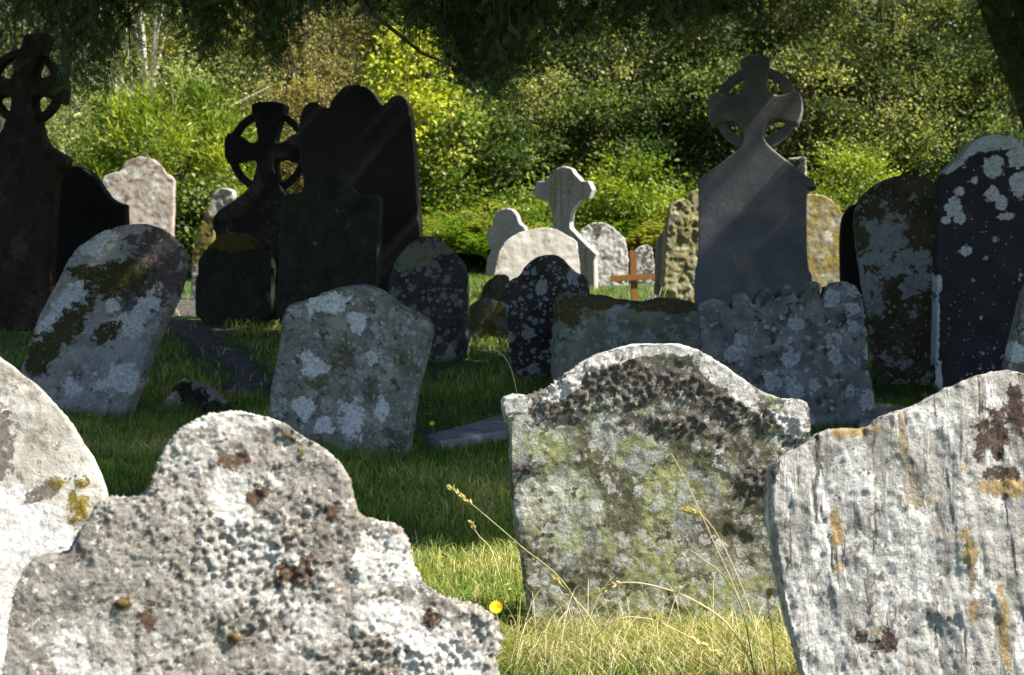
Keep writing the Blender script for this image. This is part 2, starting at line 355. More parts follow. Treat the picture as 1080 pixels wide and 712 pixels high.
mJ = dark_lichen('mossy_shade_stone', (.022, .024, .014), (.042, .042, .028), [('attr', 'moss', .8, (.10, .09, .02), 12), ('noise', 24, .66, .03, (.16, .17, .16))], 9)
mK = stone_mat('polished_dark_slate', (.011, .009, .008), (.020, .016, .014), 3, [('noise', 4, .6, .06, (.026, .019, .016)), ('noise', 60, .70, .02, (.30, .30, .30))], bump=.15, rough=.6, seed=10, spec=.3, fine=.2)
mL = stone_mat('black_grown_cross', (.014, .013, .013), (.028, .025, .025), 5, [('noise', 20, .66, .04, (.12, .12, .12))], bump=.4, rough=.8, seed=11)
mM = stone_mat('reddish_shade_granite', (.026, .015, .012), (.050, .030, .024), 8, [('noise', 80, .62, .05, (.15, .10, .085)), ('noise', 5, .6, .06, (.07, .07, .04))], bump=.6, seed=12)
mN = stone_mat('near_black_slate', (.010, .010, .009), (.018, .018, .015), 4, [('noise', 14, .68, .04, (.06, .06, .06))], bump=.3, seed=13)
mO = stone_mat('buff_blotched_stone', (.30, .25, .20), (.46, .41, .35), 6, [('noise', 7, .55, .05, (.20, .14, .11)), ('disc', 6, .45, .4, (.62, .60, .56)), ('noise', 22, .62, .04, (.14, .10, .08)), ('noise', 18, .64, .04, (.64, .62, .57))], bump=.6, seed=14)
mQ = stone_mat('grey_granite', (.30, .29, .30), (.42, .41, .42), 9, [('noise', 110, .60, .06, (.16, .15, .16)), ('noise', 8, .62, .05, (.54, .54, .54))], bump=.4, seed=15)
mR = stone_mat('cream_weathered_stone', (.42, .40, .35), (.58, .56, .51), 5, [('noise', 5, .58, .05, (.36, .33, .24)), ('noise', 16, .66, .04, (.22, .20, .16))], bump=.5, seed=16)
mS = stone_mat('stained_granite_cross', (.36, .34, .36), (.48, .46, .47), 6, [('grain', 16, .56, .06, (.34, .29, .17)), ('noise', 60, .60, .05, (.26, .25, .27)), ('disc', 30, .3, .3, (.72, .72, .72))], bump=.4, stretch=(1, 1, .08), seed=17)
mT = stone_mat('rough_pale_stone', (.40, .40, .36), (.56, .56, .52), 8, [('noise', 20, .58, .05, (.22, .22, .19)), ('noise', 10, .62, .05, (.62, .62, .58)), ('attr', 'dark', .7, (.10, .09, .07), 20)], bump=.9, bsc=60, seed=18)
mX = stone_mat('yellow_lichen_rubble', (.22, .21, .12), (.40, .38, .26), 10, [('noise', 16, .53, .05, (.30, .26, .07)), ('disc', 16, .4, .45, (.50, .48, .38)), ('noise', 26, .62, .04, (.10, .09, .05))], bump=1., bsc=60, seed=19)
mAA = stone_mat('ochre_lichen_stone', (.32, .29, .20), (.46, .43, .33), 6, [('noise', 5, .48, .08, (.32, .25, .07)), ('disc', 8, .42, .4, (.58, .57, .50)), ('noise', 16, .63, .04, (.16, .12, .07))], bump=.7, seed=20)
mY = stone_mat('blue_grey_slate_monument', (.13, .14, .165), (.21, .22, .25), 2.2, [('noise', 3, .58, .12, (.31, .30, .28)), ('noise', 40, .64, .04, (.30, .30, .31), .6)], bump=.10, bsc=160, rough=.75, seed=21, spec=.3, fine=.12)
mAB = dark_lichen('brown_stone_big_discs', (.045, .042, .022), (.10, .09, .05), [('disc', 7, .44, .44, (.32, .37, .40)), ('disc', 13, .44, .44, (.34, .38, .41)), ('disc', 30, .36, .42, (.38, .42, .44)), ('noise', 9, .63, .04, (.12, .09, .03)), ('attr', 'patch', 1.3, (.32, .37, .40), 16)], 22)
mAC = dark_lichen('ink_slate_pale_discs', (.018, .018, .024), (.032, .031, .038), [('disc', 15, .34, .17, (.44, .47, .52)), ('attr', 'patch', .6, (.50, .53, .58), 30), ('disc', 36, .26, .15, (.52, .55, .60))], 23, rough=.7)
mAE = dark_lichen('dark_stone_blue_discs', (.030, .028, .024), (.065, .06, .05), [('disc', 9, .45, .50, (.34, .39, .43)), ('disc', 17, .42, .46, (.36, .40, .44)), ('disc', 34, .36, .40, (.38, .42, .45)), ('noise', 8, .62, .05, (.09, .045, .03))], 24)
mAF = stone_mat('green_grey_block', (.17, .18, .13), (.30, .32, .26), 7, [('disc', 9, .44, .48, (.40, .45, .47)), ('disc', 20, .42, .44, (.44, .48, .50)), ('noise', 7, .58, .05, (.17, .19, .08)), ('noise', 12, .62, .04, (.06, .06, .04)), ('attr', 'moss', .8, (.10, .085, .035), 12)], bump=1., seed=25)
mAG = stone_mat('rough_blue_grey_stone', (.11, .115, .12), (.24, .25, .26), 10, [('noise', 16, .58, .05, (.06, .06, .06)), ('disc', 9, .40, .44, (.44, .48, .53)), ('disc', 19, .40, .42, (.46, .50, .55)), ('noise', 7, .63, .05, (.15, .13, .07))], bump=1.1, bsc=60, seed=26)
mBo = stone_mat('mossy_boulder_rock', (.13, .13, .10), (.24, .24, .20), 7, [('noise', 5, .5, .06, (.15, .13, .03)), ('noise', 14, .62, .04, (.36, .36, .34))], bump=1., seed=27)
mG = stone_mat('pale_rock_dark_moss', (.20, .18, .16), (.32, .29, .27), 7, [('noise', 9, .60, .04, (.42, .44, .44)), ('attr', 'dark', .9, (.025, .022, .012), 16)], bump=.8, seed=28)
mSl = stone_mat('flat_slate', (.20, .21, .23), (.32, .33, .35), 5, [('noise', 12, .62, .05, (.40, .41, .42))], bump=.5, seed=29)

# ---- foreground stones
stone('gravestone', 'knobbly white crusted gravestone with rounded head and shoulders, nearest of all', 'gravestone', 262, 2.35,
    [(-20, 990), (-12, 760), (0, 712), (7, 658), (19, 605), (38, 591), (72, 586), (77, 577), (91, 553), (110, 526), (144, 524), (154, 519), (161, 509), (168, 480), (192, 452), (216, 437), (250, 433), (274, 436), (301, 446), (329, 465), (353, 485), (365, 501), (371, 525), (373, 545), (396, 552), (418, 556), (428, 568), (434, 596), (448, 616), (472, 636), (503, 643), (519, 654), (526, 672), (521, 712), (528, 780), (535, 990)],
    mA, thick=.14, yaw=13, lean=13, vox=.0036, sm=2, soft=1,
    disp=[('fbm', 5, .012), ('fbm', 20, .006), ('crust', 88, .0115, 4, -.08), ('crust', 170, .0065, 7, -.10), ('fbm', 140, .003), ('pit', 15, .008, .92)],
    patch=[(400, 590, 40, 38, 30), (440, 660, 60, 26, -20), (250, 440, 70, 12), (75, 690, 22, 22), (240, 520, 26, 34), (470, 700, 50, 20)],
    dark=[(250, 484, 14, 10), (312, 604, 26, 10, 20), (155, 652, 10, 14), (130, 636, 13, 7), (456, 654, 8, 8), (270, 524, 12, 8, 40), (348, 538, 12, 8)],
    moss=[(128, 637, 7, 5), (248, 672, 8, 8), (305, 460, 14, 3, -35), (318, 478, 4, 8)])
stone('gravestone', 'smooth pale arched gravestone with yellow moss spots, cut by the left edge', 'gravestone', 0, 2.85,
    [(-170, 900), (-165, 500), (-125, 415), (-80, 378), (-40, 366), (-10, 371), (12, 383), (40, 404), (68, 435), (90, 467), (105, 499), (112, 530), (110, 570), (104, 900)],
    mB, thick=.13, yaw=14, lean=15, vox=.006, sm=4, soft=2, disp=[('fbm', 4, .010), ('fbm', 20, .004), ('crust', 60, .004, 8, .05), ('fbm', 90, .0015)],
    patch=[(10, 560, 42, 50), (40, 590, 28, 22), (0, 640, 30, 60)], dark=[(5, 470, 9, 34), (52, 515, 18, 7, 30), (36, 524, 12, 7)], moss=[(84, 536, 11, 16), (86, 509, 7, 5), (62, 508, 9, 6)])
stone('gravestone', 'green and grey lichened gravestone with curved top behind the dry grass', 'gravestone', 700, 3.75,
    [(529, 420), (540, 417), (556, 418), (573, 416), (594, 398), (625, 375), (657, 364), (693, 360), (725, 364), (756, 379), (787, 403), (814, 418), (829, 422), (850, 421), (855, 434), (853, 466), (848, 500), (842, 620), (834, 740), (575, 740), (568, 675), (557, 638), (550, 586), (542, 539), (537, 492), (539, 452), (531, 439)],
    mC, thick=.13, yaw=2, lean=7, vox=.0058, sm=3, soft=1,
    disp=[('fbm', 4, .006), ('fbm', 18, .004), ('dcrust', 85, .014), ('crust', 62, .005, 6, .06), ('fbm', 70, .0022), ('pit', 14, .010, .85)], mh=.001,
    patch=[(545, 428, 20, 10), (640, 378, 50, 10, 20), (700, 366, 70, 10), (770, 402, 45, 12, -38), (836, 440, 16, 18), (600, 405, 28, 8, 35)],
    dark=[(620, 410, 65, 26, 22), (690, 405, 90, 26), (770, 430, 60, 22, -20), (798, 510, 18, 26), (556, 494, 18, 9), (720, 445, 70, 14), (840, 450, 18, 24)],
    moss=[(695, 500, 36, 70), (690, 590, 26, 60), (570, 480, 30, 22), (760, 640, 60, 30)])
stone('gravestone', 'pale grained slate slab with ragged sloping top at the lower right corner', 'gravestone', 960, 2.95,
    [(816, 492), (828, 482), (852, 468), (866, 455), (880, 452), (919, 452), (929, 442), (950, 437), (972, 430), (991, 415), (1010, 406), (1030, 398), (1056, 388), (1080, 391), (1110, 402), (1150, 430), (1175, 520), (1170, 800), (866, 800), (842, 690), (828, 639), (821, 586), (814, 533)],
    mD, thick=.07, yaw=3, lean=15, vox=.005, sm=1, soft=1,
    disp=[('fbm', 4, .008), ('grain', 16, .0022, .06), ('grain', 50, .0022, .05), ('fbm', 6, .010), ('fbm', 20, .005), ('fbm', 75, .0030), ('pit', 13, .006, .8), ('pit', 12, .008, .86)], mh=.001,
    patch=[(868, 680, 32, 34), (850, 640, 14, 50), (955, 600, 36, 48), (900, 500, 26, 30), (1040, 624, 12, 10), (980, 440, 22, 12), (960, 545, 26, 14)],
    dark=[(1052, 455, 15, 26), (1072, 430, 9, 22), (1032, 470, 6, 22), (934, 678, 15, 10), (906, 672, 9, 9), (1058, 500, 22, 8)],
    moss=[(905, 455, 22, 6), (885, 560, 7, 26), (1060, 515, 24, 8), (1024, 600, 5, 40), (1058, 650, 5, 34)])
# ---- middle distance, in the yew's shade
stone('gravestone', 'squarish grey gravestone with white lichen blotches standing alone on the grass', 'gravestone', 360, 6.7,
    [(299, 324), (319, 321), (344, 307), (364, 302), (386, 302), (405, 311), (425, 328), (445, 336), (455, 345), (452, 369), (443, 401), (436, 432), (426, 500), (282, 500), (283, 440), (286, 416), (290, 389), (297, 358)],
    mE, thick=.13, yaw=-5, lean=-3, vox=.009, sm=3, disp=[('fbm', 4, .012), ('fbm', 20, .005), ('crust', 45, .007, 8, 0)],
    patch=[(345, 319, 28, 11, 10), (328, 384, 12, 14, 30), (338, 389, 12, 7), (319, 430, 11, 11), (341, 448, 10, 9), (392, 377, 6, 8), (404, 432, 8, 12), (377, 340, 10, 12), (372, 440, 14, 20)])
stone('gravestone', 'big tilted gravestone with brown moss band, leaning right beside the dark red cross', 'gravestone', 90, 7.9,
    [(57, 300), (75, 266), (95, 251), (117, 240), (139, 235), (160, 236), (178, 245), (190, 258), (195, 272), (191, 292), (165, 350), (138, 420), (124, 465), (45, 465), (10, 430), (24, 384), (40, 335)],
    mF, thick=.12, yaw=-8, lean=14, vox=.010, sm=3, disp=[('fbm', 4, .012), ('fbm', 20, .006), ('crust', 45, .006, 8, 0)],
    patch=[(105, 255, 20, 9, 35), (70, 318, 30, 9, 50), (52, 340, 20, 7, 55), (118, 322, 9, 6), (75, 410, 9, 11), (120, 345, 20, 8, 30), (86, 300, 8, 12), (150, 330, 30, 10, 60), (125, 400, 22, 16)],
    moss=[(125, 295, 34, 20, 10), (62, 355, 52, 15, 52), (112, 350, 18, 9, 30), (45, 372, 18, 16, 40), (95, 288, 28, 9)], dark=[(165, 262, 34, 26), (150, 300, 30, 36), (178, 290, 15, 22)])
stone('rock', 'small pale wedge rock half sunk in the grass by the tilted mossy stone', 'rock', 202, 8.2,
    [(158, 455), (168, 428), (180, 408), (192, 398), (203, 399), (218, 407), (236, 419), (243, 434), (246, 455)], mG, thick=.2, yaw=-10, lean=30, vox=.012, sm=5,
    disp=[('fbm', 8, .02), ('fbm', 30, .006)], dark=[(205, 420, 30, 11, -30), (225, 430, 16, 8)])
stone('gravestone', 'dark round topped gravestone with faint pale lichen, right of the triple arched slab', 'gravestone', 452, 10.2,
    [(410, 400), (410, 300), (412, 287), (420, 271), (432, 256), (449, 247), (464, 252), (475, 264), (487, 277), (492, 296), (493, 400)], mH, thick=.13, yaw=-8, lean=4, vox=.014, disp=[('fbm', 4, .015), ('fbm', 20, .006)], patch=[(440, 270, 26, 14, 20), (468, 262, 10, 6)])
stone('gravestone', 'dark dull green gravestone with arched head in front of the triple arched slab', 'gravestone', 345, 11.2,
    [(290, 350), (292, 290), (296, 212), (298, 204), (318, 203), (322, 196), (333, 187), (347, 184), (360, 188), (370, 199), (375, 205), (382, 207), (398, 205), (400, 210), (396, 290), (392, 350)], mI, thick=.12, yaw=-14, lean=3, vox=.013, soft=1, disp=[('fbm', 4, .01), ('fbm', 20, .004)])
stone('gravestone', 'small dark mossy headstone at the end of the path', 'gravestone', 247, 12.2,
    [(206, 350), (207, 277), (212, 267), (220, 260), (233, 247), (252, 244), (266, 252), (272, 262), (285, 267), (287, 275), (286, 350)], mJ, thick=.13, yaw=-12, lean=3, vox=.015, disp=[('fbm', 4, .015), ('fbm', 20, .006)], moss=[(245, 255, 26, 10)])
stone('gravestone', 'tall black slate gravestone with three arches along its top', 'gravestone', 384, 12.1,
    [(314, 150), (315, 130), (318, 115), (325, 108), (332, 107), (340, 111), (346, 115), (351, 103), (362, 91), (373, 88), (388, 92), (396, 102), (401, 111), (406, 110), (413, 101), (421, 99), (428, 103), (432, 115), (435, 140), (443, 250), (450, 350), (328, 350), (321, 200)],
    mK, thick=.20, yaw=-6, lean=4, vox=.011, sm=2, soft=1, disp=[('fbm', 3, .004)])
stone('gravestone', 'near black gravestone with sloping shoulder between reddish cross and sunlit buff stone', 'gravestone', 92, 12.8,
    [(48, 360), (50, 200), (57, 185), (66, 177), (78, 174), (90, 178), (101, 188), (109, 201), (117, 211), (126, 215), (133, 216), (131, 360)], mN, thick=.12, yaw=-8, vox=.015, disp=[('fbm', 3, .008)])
# celtic crosses with their rings as parts
def celtic(name, label, bx, Y, outline, ringp, mat, thick, yaw, lean, vox, rt=(.25, .75), disp=(), soft=1, extra=(), extras_part=None):
    s = Slab(bx, Y, yaw, lean); e = empty(name, s.P); e.matrix_world = s.M; tag(e, label, 'cross')
    b = link('cross_slab', slab_mesh(s, outline, thick, vox, soft=soft, disp=disp, seed=int(bx)), mat, e)
    r = link('cross_ring', slab_mesh(s, [], thick, vox * .8, rings=[ringp + (thick * rt[0], thick * rt[1])], seed=3), mat, e)
    if extras_part:
        link(extras_part[0], slab_mesh(s, [], thick, vox * .8, extra=extras_part[1], seed=5), extras_part[2] if len(extras_part) > 2 else mat, e)
    return e, s
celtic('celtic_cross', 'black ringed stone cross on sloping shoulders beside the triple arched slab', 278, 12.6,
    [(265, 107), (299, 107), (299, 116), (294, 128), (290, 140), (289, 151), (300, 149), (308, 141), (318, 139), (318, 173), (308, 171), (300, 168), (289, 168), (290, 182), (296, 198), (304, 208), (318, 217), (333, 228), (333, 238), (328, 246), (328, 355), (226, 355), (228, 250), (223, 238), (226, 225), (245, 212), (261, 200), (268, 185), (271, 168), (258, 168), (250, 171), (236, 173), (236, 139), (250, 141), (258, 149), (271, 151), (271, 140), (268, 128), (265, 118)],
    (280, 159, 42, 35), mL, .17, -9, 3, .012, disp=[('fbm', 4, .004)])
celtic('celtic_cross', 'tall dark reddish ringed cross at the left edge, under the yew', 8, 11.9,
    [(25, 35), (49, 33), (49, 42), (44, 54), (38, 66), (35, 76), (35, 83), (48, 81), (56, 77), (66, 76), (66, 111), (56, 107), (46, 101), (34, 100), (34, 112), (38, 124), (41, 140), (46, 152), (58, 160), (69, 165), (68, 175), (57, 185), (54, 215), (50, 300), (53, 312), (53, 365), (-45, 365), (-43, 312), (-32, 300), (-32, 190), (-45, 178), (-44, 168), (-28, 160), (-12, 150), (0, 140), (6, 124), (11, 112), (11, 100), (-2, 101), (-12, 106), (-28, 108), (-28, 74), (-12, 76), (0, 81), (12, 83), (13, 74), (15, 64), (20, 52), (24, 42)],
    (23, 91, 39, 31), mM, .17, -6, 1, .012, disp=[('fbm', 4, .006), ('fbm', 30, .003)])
celtic('celtic_cross', 'grand blue grey slate cross monument with open ring and gabled shoulders', 797, 10.5,
    [(779, 67), (785, 58), (797, 57), (808, 58), (813, 64), (810, 76), (807, 88), (811, 97), (820, 101), (833, 98), (842, 94), (846, 103), (847, 113), (844, 124), (840, 131), (832, 128), (822, 124), (811, 127), (806, 136), (805, 146), (813, 156), (831, 170), (853, 188), (854, 196), (850, 198), (851, 284), (857, 289), (858, 350), (732, 350), (732, 284), (736, 279), (737, 198), (734, 192), (736, 189), (760, 172), (778, 158), (784, 150), (783, 138), (778, 130), (768, 126), (758, 130), (750, 132), (746, 122), (745, 110), (748, 98), (756, 97), (764, 100), (774, 101), (781, 97), (785, 87), (784, 75)],
    (797, 112, 45, 35.5), mY, .17, -13, 8, .0085, rt=(.3, .8), disp=[('fbm', 2, .002)],
    extras_part=('moulding', [([(843, 181), (859, 191), (861, 197), (852, 198), (840, 188)], -.012, .182)]))
# shade stones on the right
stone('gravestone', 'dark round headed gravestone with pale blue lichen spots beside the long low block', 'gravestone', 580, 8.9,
    [(532, 305), (535, 297), (548, 291), (553, 281), (562, 273), (579, 268), (592, 272), (600, 282), (607, 289), (619, 292), (622, 310), (622, 415), (541, 415)], mAE, thick=.12, yaw=-4, vox=.012, disp=[('fbm', 4, .012), ('fbm', 22, .006)])
stone('stone_block', 'long low mossy stone block between the spotted dark stone and the knobbed stone', 'stone block', 665, 8.2,
    [(588, 440), (586, 370), (589, 315), (594, 309), (620, 311), (650, 316), (680, 321), (706, 315), (735, 319), (740, 330), (741, 440)], mAF, thick=.3, yaw=2, lean=4, vox=.012, sm=3, disp=[('fbm', 4, .02), ('fbm', 16, .014), ('crust', 30, .01, 6, 0)], moss=[(630, 318, 40, 8), (700, 322, 40, 8), (600, 330, 14, 20)])
stone('gravestone', 'blue grey rough gravestone with a row of knobs along its top', 'gravestone', 832, 7.55,
    [(738, 326), (744, 317), (754, 314), (765, 318), (770, 327), (772, 336), (774, 313), (781, 308), (790, 311), (795, 326), (799, 312), (807, 303), (813, 307), (819, 320), (824, 306), (830, 300), (836, 305), (843, 320), (850, 305), (859, 298), (864, 299), (865, 312), (867, 324), (871, 305), (883, 298), (896, 298), (905, 305), (910, 322), (914, 364), (924, 432), (928, 470), (742, 470), (739, 373)],
    mAG, thick=.13, yaw=-2, lean=3, vox=.007, sm=1, soft=1, disp=[('fbm', 4, .010), ('fbm', 18, .007), ('crust', 38, .010, 8, -.02)])
stone('gravestone', 'brown mossy gravestone with large pale lichen patches, left of the inky slate', 'gravestone', 955, 9.1,
    [(926, 425), (916, 340), (906, 270), (900, 228), (909, 208), (927, 192), (950, 184), (972, 185), (990, 193), (1003, 215), (1006, 425)], mAB, thick=.13, yaw=-6, vox=.013, disp=[('fbm', 4, .012), ('fbm', 22, .005)],
    patch=[(937, 248, 18, 20), (925, 270, 16, 10), (960, 272, 24, 10), (903, 281, 9, 10), (948, 285, 20, 8), (915, 300, 14, 16)])
stone('gravestone', 'dark rounded gravestone half hidden behind the brown lichen patched one', 'gravestone', 915, 9.9,
    [(889, 345), (886, 245), (890, 224), (903, 214), (925, 211), (945, 220), (950, 345)], mN, thick=.12, yaw=-6, vox=.015, disp=[('fbm', 4, .01)])
stone('gravestone', 'tall inky slate gravestone with white lichen rosettes at the right edge', 'gravestone', 1053, 8.2,
    [(988, 196), (991, 188), (999, 178), (1008, 170), (1015, 165), (1020, 156), (1028, 148), (1040, 142), (1053, 140), (1067, 142), (1080, 150), (1090, 165), (1105, 178), (1118, 192), (1120, 440), (984, 440), (988, 300)], mAC, thick=.12, yaw=-3, vox=.011, disp=[('fbm', 4, .004), ('fbm', 30, .002)],
    patch=[(1005, 172, 16, 7, 35), (1040, 150, 34, 9), (1020, 160, 20, 6, 30), (1048, 176, 12, 12), (1062, 150, 22, 8), (1075, 165, 12, 12), (1006, 218, 9, 10), (1013, 230, 7, 6), (998, 232, 5, 4), (1046, 205, 8, 9), (1056, 214, 7, 8), (1019, 264, 6, 6), (989, 300, 5, 10), (1074, 195, 10, 14), (1062, 228, 10, 4), (988, 350, 3, 40), (990, 410, 4, 30), (1011, 202, 6, 5), (1028, 190, 4, 4)])
stone('gravestone', 'narrow pale edge of a slab leaning at the right border before the inky slate', 'gravestone', 1095, 6.9,
    [(1056, 500), (1061, 400), (1064, 380), (1073, 345), (1082, 303), (1095, 296), (1120, 300), (1135, 500)], mE, thick=.12, yaw=-4, vox=.014, disp=[('fbm', 4, .01)], patch=[(1072, 372, 9, 26, 70)])
# ---- far group, in the sun
stone('gravestone', 'sunlit buff gravestone with round head and shoulders behind the near black one', 'gravestone', 146, 16.2,
    [(114, 335), (110, 215), (106, 196), (108, 186), (118, 182), (128, 181), (131, 173), (137, 168), (147, 165), (161, 166), (171, 174), (175, 183), (184, 186), (184, 200), (180, 335)], mO, thick=.14, yaw=6, lean=9, vox=.016, disp=[('fbm', 4, .015), ('fbm', 20, .008)])
stone('gravestone', 'narrow broken sunlit gravestone with mossy foot behind the small mossy headstone', 'gravestone', 215, 14.6,
    [(226, 200), (245, 197), (247, 210), (234, 220), (227, 238), (223, 260), (222, 320), (200, 320), (203, 262), (212, 232), (222, 214)], stone_mat('moss_footed_stone', (.3, .27, .23), (.5, .47, .43), 8, [('attr', 'moss', .8, (.20, .16, .03), 14), ('noise', 14, .6, .04, (.16, .12, .1))], seed=31), thick=.14, yaw=-4, lean=3, vox=.014, disp=[('fbm', 6, .02), ('fbm', 24, .008)], moss=[(214, 255, 18, 34)])
stone('gravestone', 'grey trefoil headed gravestone behind the cream arched slab', 'gravestone', 530, 17.2,
    [(511, 330), (512, 272), (519, 265), (514, 256), (513, 246), (517, 240), (521, 237), (520, 229), (525, 222), (533, 219), (541, 221), (546, 228), (547, 235), (554, 240), (556, 248), (552, 257), (545, 263), (546, 330)], mQ, thick=.14, yaw=-16, vox=.014, soft=1, disp=[('fbm', 5, .004)])
stone('gravestone', 'cream arched gravestone leaning back, in front of the granite cross', 'gravestone', 566, 14.6,
    [(514, 340), (520, 290), (528, 258), (544, 246), (565, 239), (584, 239), (600, 248), (612, 257), (613, 340)], mR, thick=.13, yaw=4, lean=17, vox=.014, disp=[('fbm', 4, .012), ('fbm', 22, .004)])
stone('stone_cross', 'pale granite cross with stubby arms on a gabled base, lit along its right edge', 'cross', 596, 15.6,
    [(563, 199), (567, 191), (576, 191), (579, 185), (584, 182), (586, 178), (595, 175), (603, 178), (605, 182), (610, 187), (613, 191), (621, 191), (625, 200), (621, 210), (612, 211), (605, 219), (602, 226), (601, 240), (610, 250), (629, 268), (627, 274), (627, 345), (566, 345), (566, 274), (564, 268), (576, 250), (583, 240), (582, 224), (577, 212), (568, 210), (563, 206)], mS, thick=.17, yaw=-17, vox=.012, soft=0, sm=1, disp=[('fbm', 4, .004)])
stone('gravestone', 'rough whitish gravestone with blunt pointed top between granite cross and wooden cross', 'gravestone', 636, 15.9,
    [(606, 340), (607, 252), (614, 241), (627, 234), (638, 234), (651, 243), (663, 254), (662, 340)], mT, thick=.13, yaw=5, lean=8, vox=.012, disp=[('fbm', 5, .012), ('fbm', 24, .01), ('crust', 24, .010, 8, -.05)], dark=[(630, 243, 4, 9)])
stone('gravestone', 'small plain pale gravestone directly behind the wooden cross', 'gravestone', 678, 16.2,
    [(663, 340), (665, 270), (671, 262), (680, 257), (691, 260), (690, 340)], mT, thick=.10, yaw=4, lean=6, vox=.014, disp=[('fbm', 5, .01), ('fbm', 24, .005)])
stone('gravestone', 'thin grey slab leaning left against the yellow lichened stone', 'gravestone', 697, 14.1,
    [(687, 345), (690, 290), (692, 252), (697, 246), (706, 241), (703, 290), (700, 345)], mQ, thick=.09, yaw=-10, vox=.012, disp=[('fbm', 5, .006)])
stone('gravestone', 'rugged yellow lichened gravestone left of the blue grey monument', 'gravestone', 722, 13.9,
    [(699, 345), (702, 260), (706, 218), (712, 213), (718, 211), (727, 210), (730, 203), (738, 198), (746, 203), (752, 260), (752, 345)], mX, thick=.15, yaw=6, lean=5, vox=.012, disp=[('fbm', 5, .02), ('fbm', 20, .02), ('crust', 28, .012, 8, -.05)])
stone('gravestone', 'ochre lichened round topped gravestone right of the blue grey monument', 'gravestone', 869, 14.0,
    [(845, 345), (846, 215), (850, 206), (858, 204), (872, 206), (884, 215), (891, 227), (890, 345)], mAA, thick=.13, yaw=5, lean=6, vox=.014, disp=[('fbm', 5, .014), ('fbm', 22, .006)])
stone('gravestone', 'square topped pale stone peeping over the right shoulder of the slate monument', 'gravestone', 841, 14.6,
    [(831, 167), (841, 166), (850, 165), (852, 340), (832, 340)], mT, thick=.2, yaw=-14, vox=.014, soft=0, disp=[('fbm', 5, .006)])
stone('rock', 'olive mossy rock at the foot of the cream arched slab', 'rock', 520, 12.9,
    [(500, 345), (503, 318), (509, 304), (517, 293), (528, 289), (537, 292), (542, 345)], mBo, thick=.25, yaw=-4, lean=10, vox=.015, sm=6, disp=[('fbm', 6, .03), ('fbm', 24, .01)])
stone('rock', 'low rounded grey boulder in shade left of the blue spotted stone', 'rock', 513, 11.6,
    [(489, 362), (491, 328), (497, 318), (512, 313), (527, 316), (540, 325), (544, 362)], mBo, thick=.3, yaw=0, lean=16, vox=.018, sm=8, disp=[('fbm', 6, .03), ('fbm', 24, .008)])
def ground_slab(label, quad, h, mat):
    P = []
    for px, py in quad:
        r = ray(px, py); t = (CAMZ - .03) / -r.z; P.append(Vector((0, 0, CAMZ)) + r * t)
    bm = bmesh.new(); zz = [float(hz(p.x, p.y)) for p in P]; z0 = sum(zz) / len(zz)
    lo = [bm.verts.new((p.x, p.y, z0 - .06)) for p in P]; hi = [bm.verts.new((p.x, p.y, z0 + .045)) for p in P]; n = len(P)
    bm.faces.new(hi); bm.faces.new(lo[::-1])
    for i in range(n): bm.faces.new((lo[i], lo[(i + 1) % n], hi[(i + 1) % n], hi[i]))
    bmesh.ops.bevel(bm, geom=list(bm.edges), offset=.012, segments=2, affect='EDGES')
    tag(bm_obj('ground_slab', bm, mat, smooth=False), label, 'stone slab', 'fallen slabs lying in the grass')
ground_slab('flat grey slab sunk in the grass left of the green lichened stone', [(446, 463), (463, 470), (570, 452), (560, 438), (530, 440)], .05, mSl)
ground_slab('flat grey slab showing between knobbed stone and grained slate slab', [(900, 436), (905, 452), (942, 447), (955, 433), (925, 429)], .05, mSl)
# ---- wooden cross
wood = plain('stained_softwood', (.22, .095, .03), (.42, .20, .07), 30, .2, .6, (6, 6, .6))
s = Slab(669, 13.5, 4, 3); e = empty('wooden_cross', s.P); e.matrix_world = s.M; tag(e, 'small orange brown wooden cross standing among the pale stones', 'cross')
for nm, pl, t0, t1 in (('upright', [(664, 264), (671, 264), (674.5, 350), (667.5, 350)], 0, .035), ('crossbar', [(643.5, 291), (690.5, 288), (690.5, 294.5), (643.5, 297.5)], -.018, .004)):
    bm = bmesh.new(); prism(bm, [s.loc(*p) for p in pl], t0, t1); bmesh.ops.recalc_face_normals(bm, faces=bm.faces); bmesh.ops.bevel(bm, geom=list(bm.edges), offset=.003, segments=2, affect='EDGES'); bm_obj(nm, bm, wood, e, False)

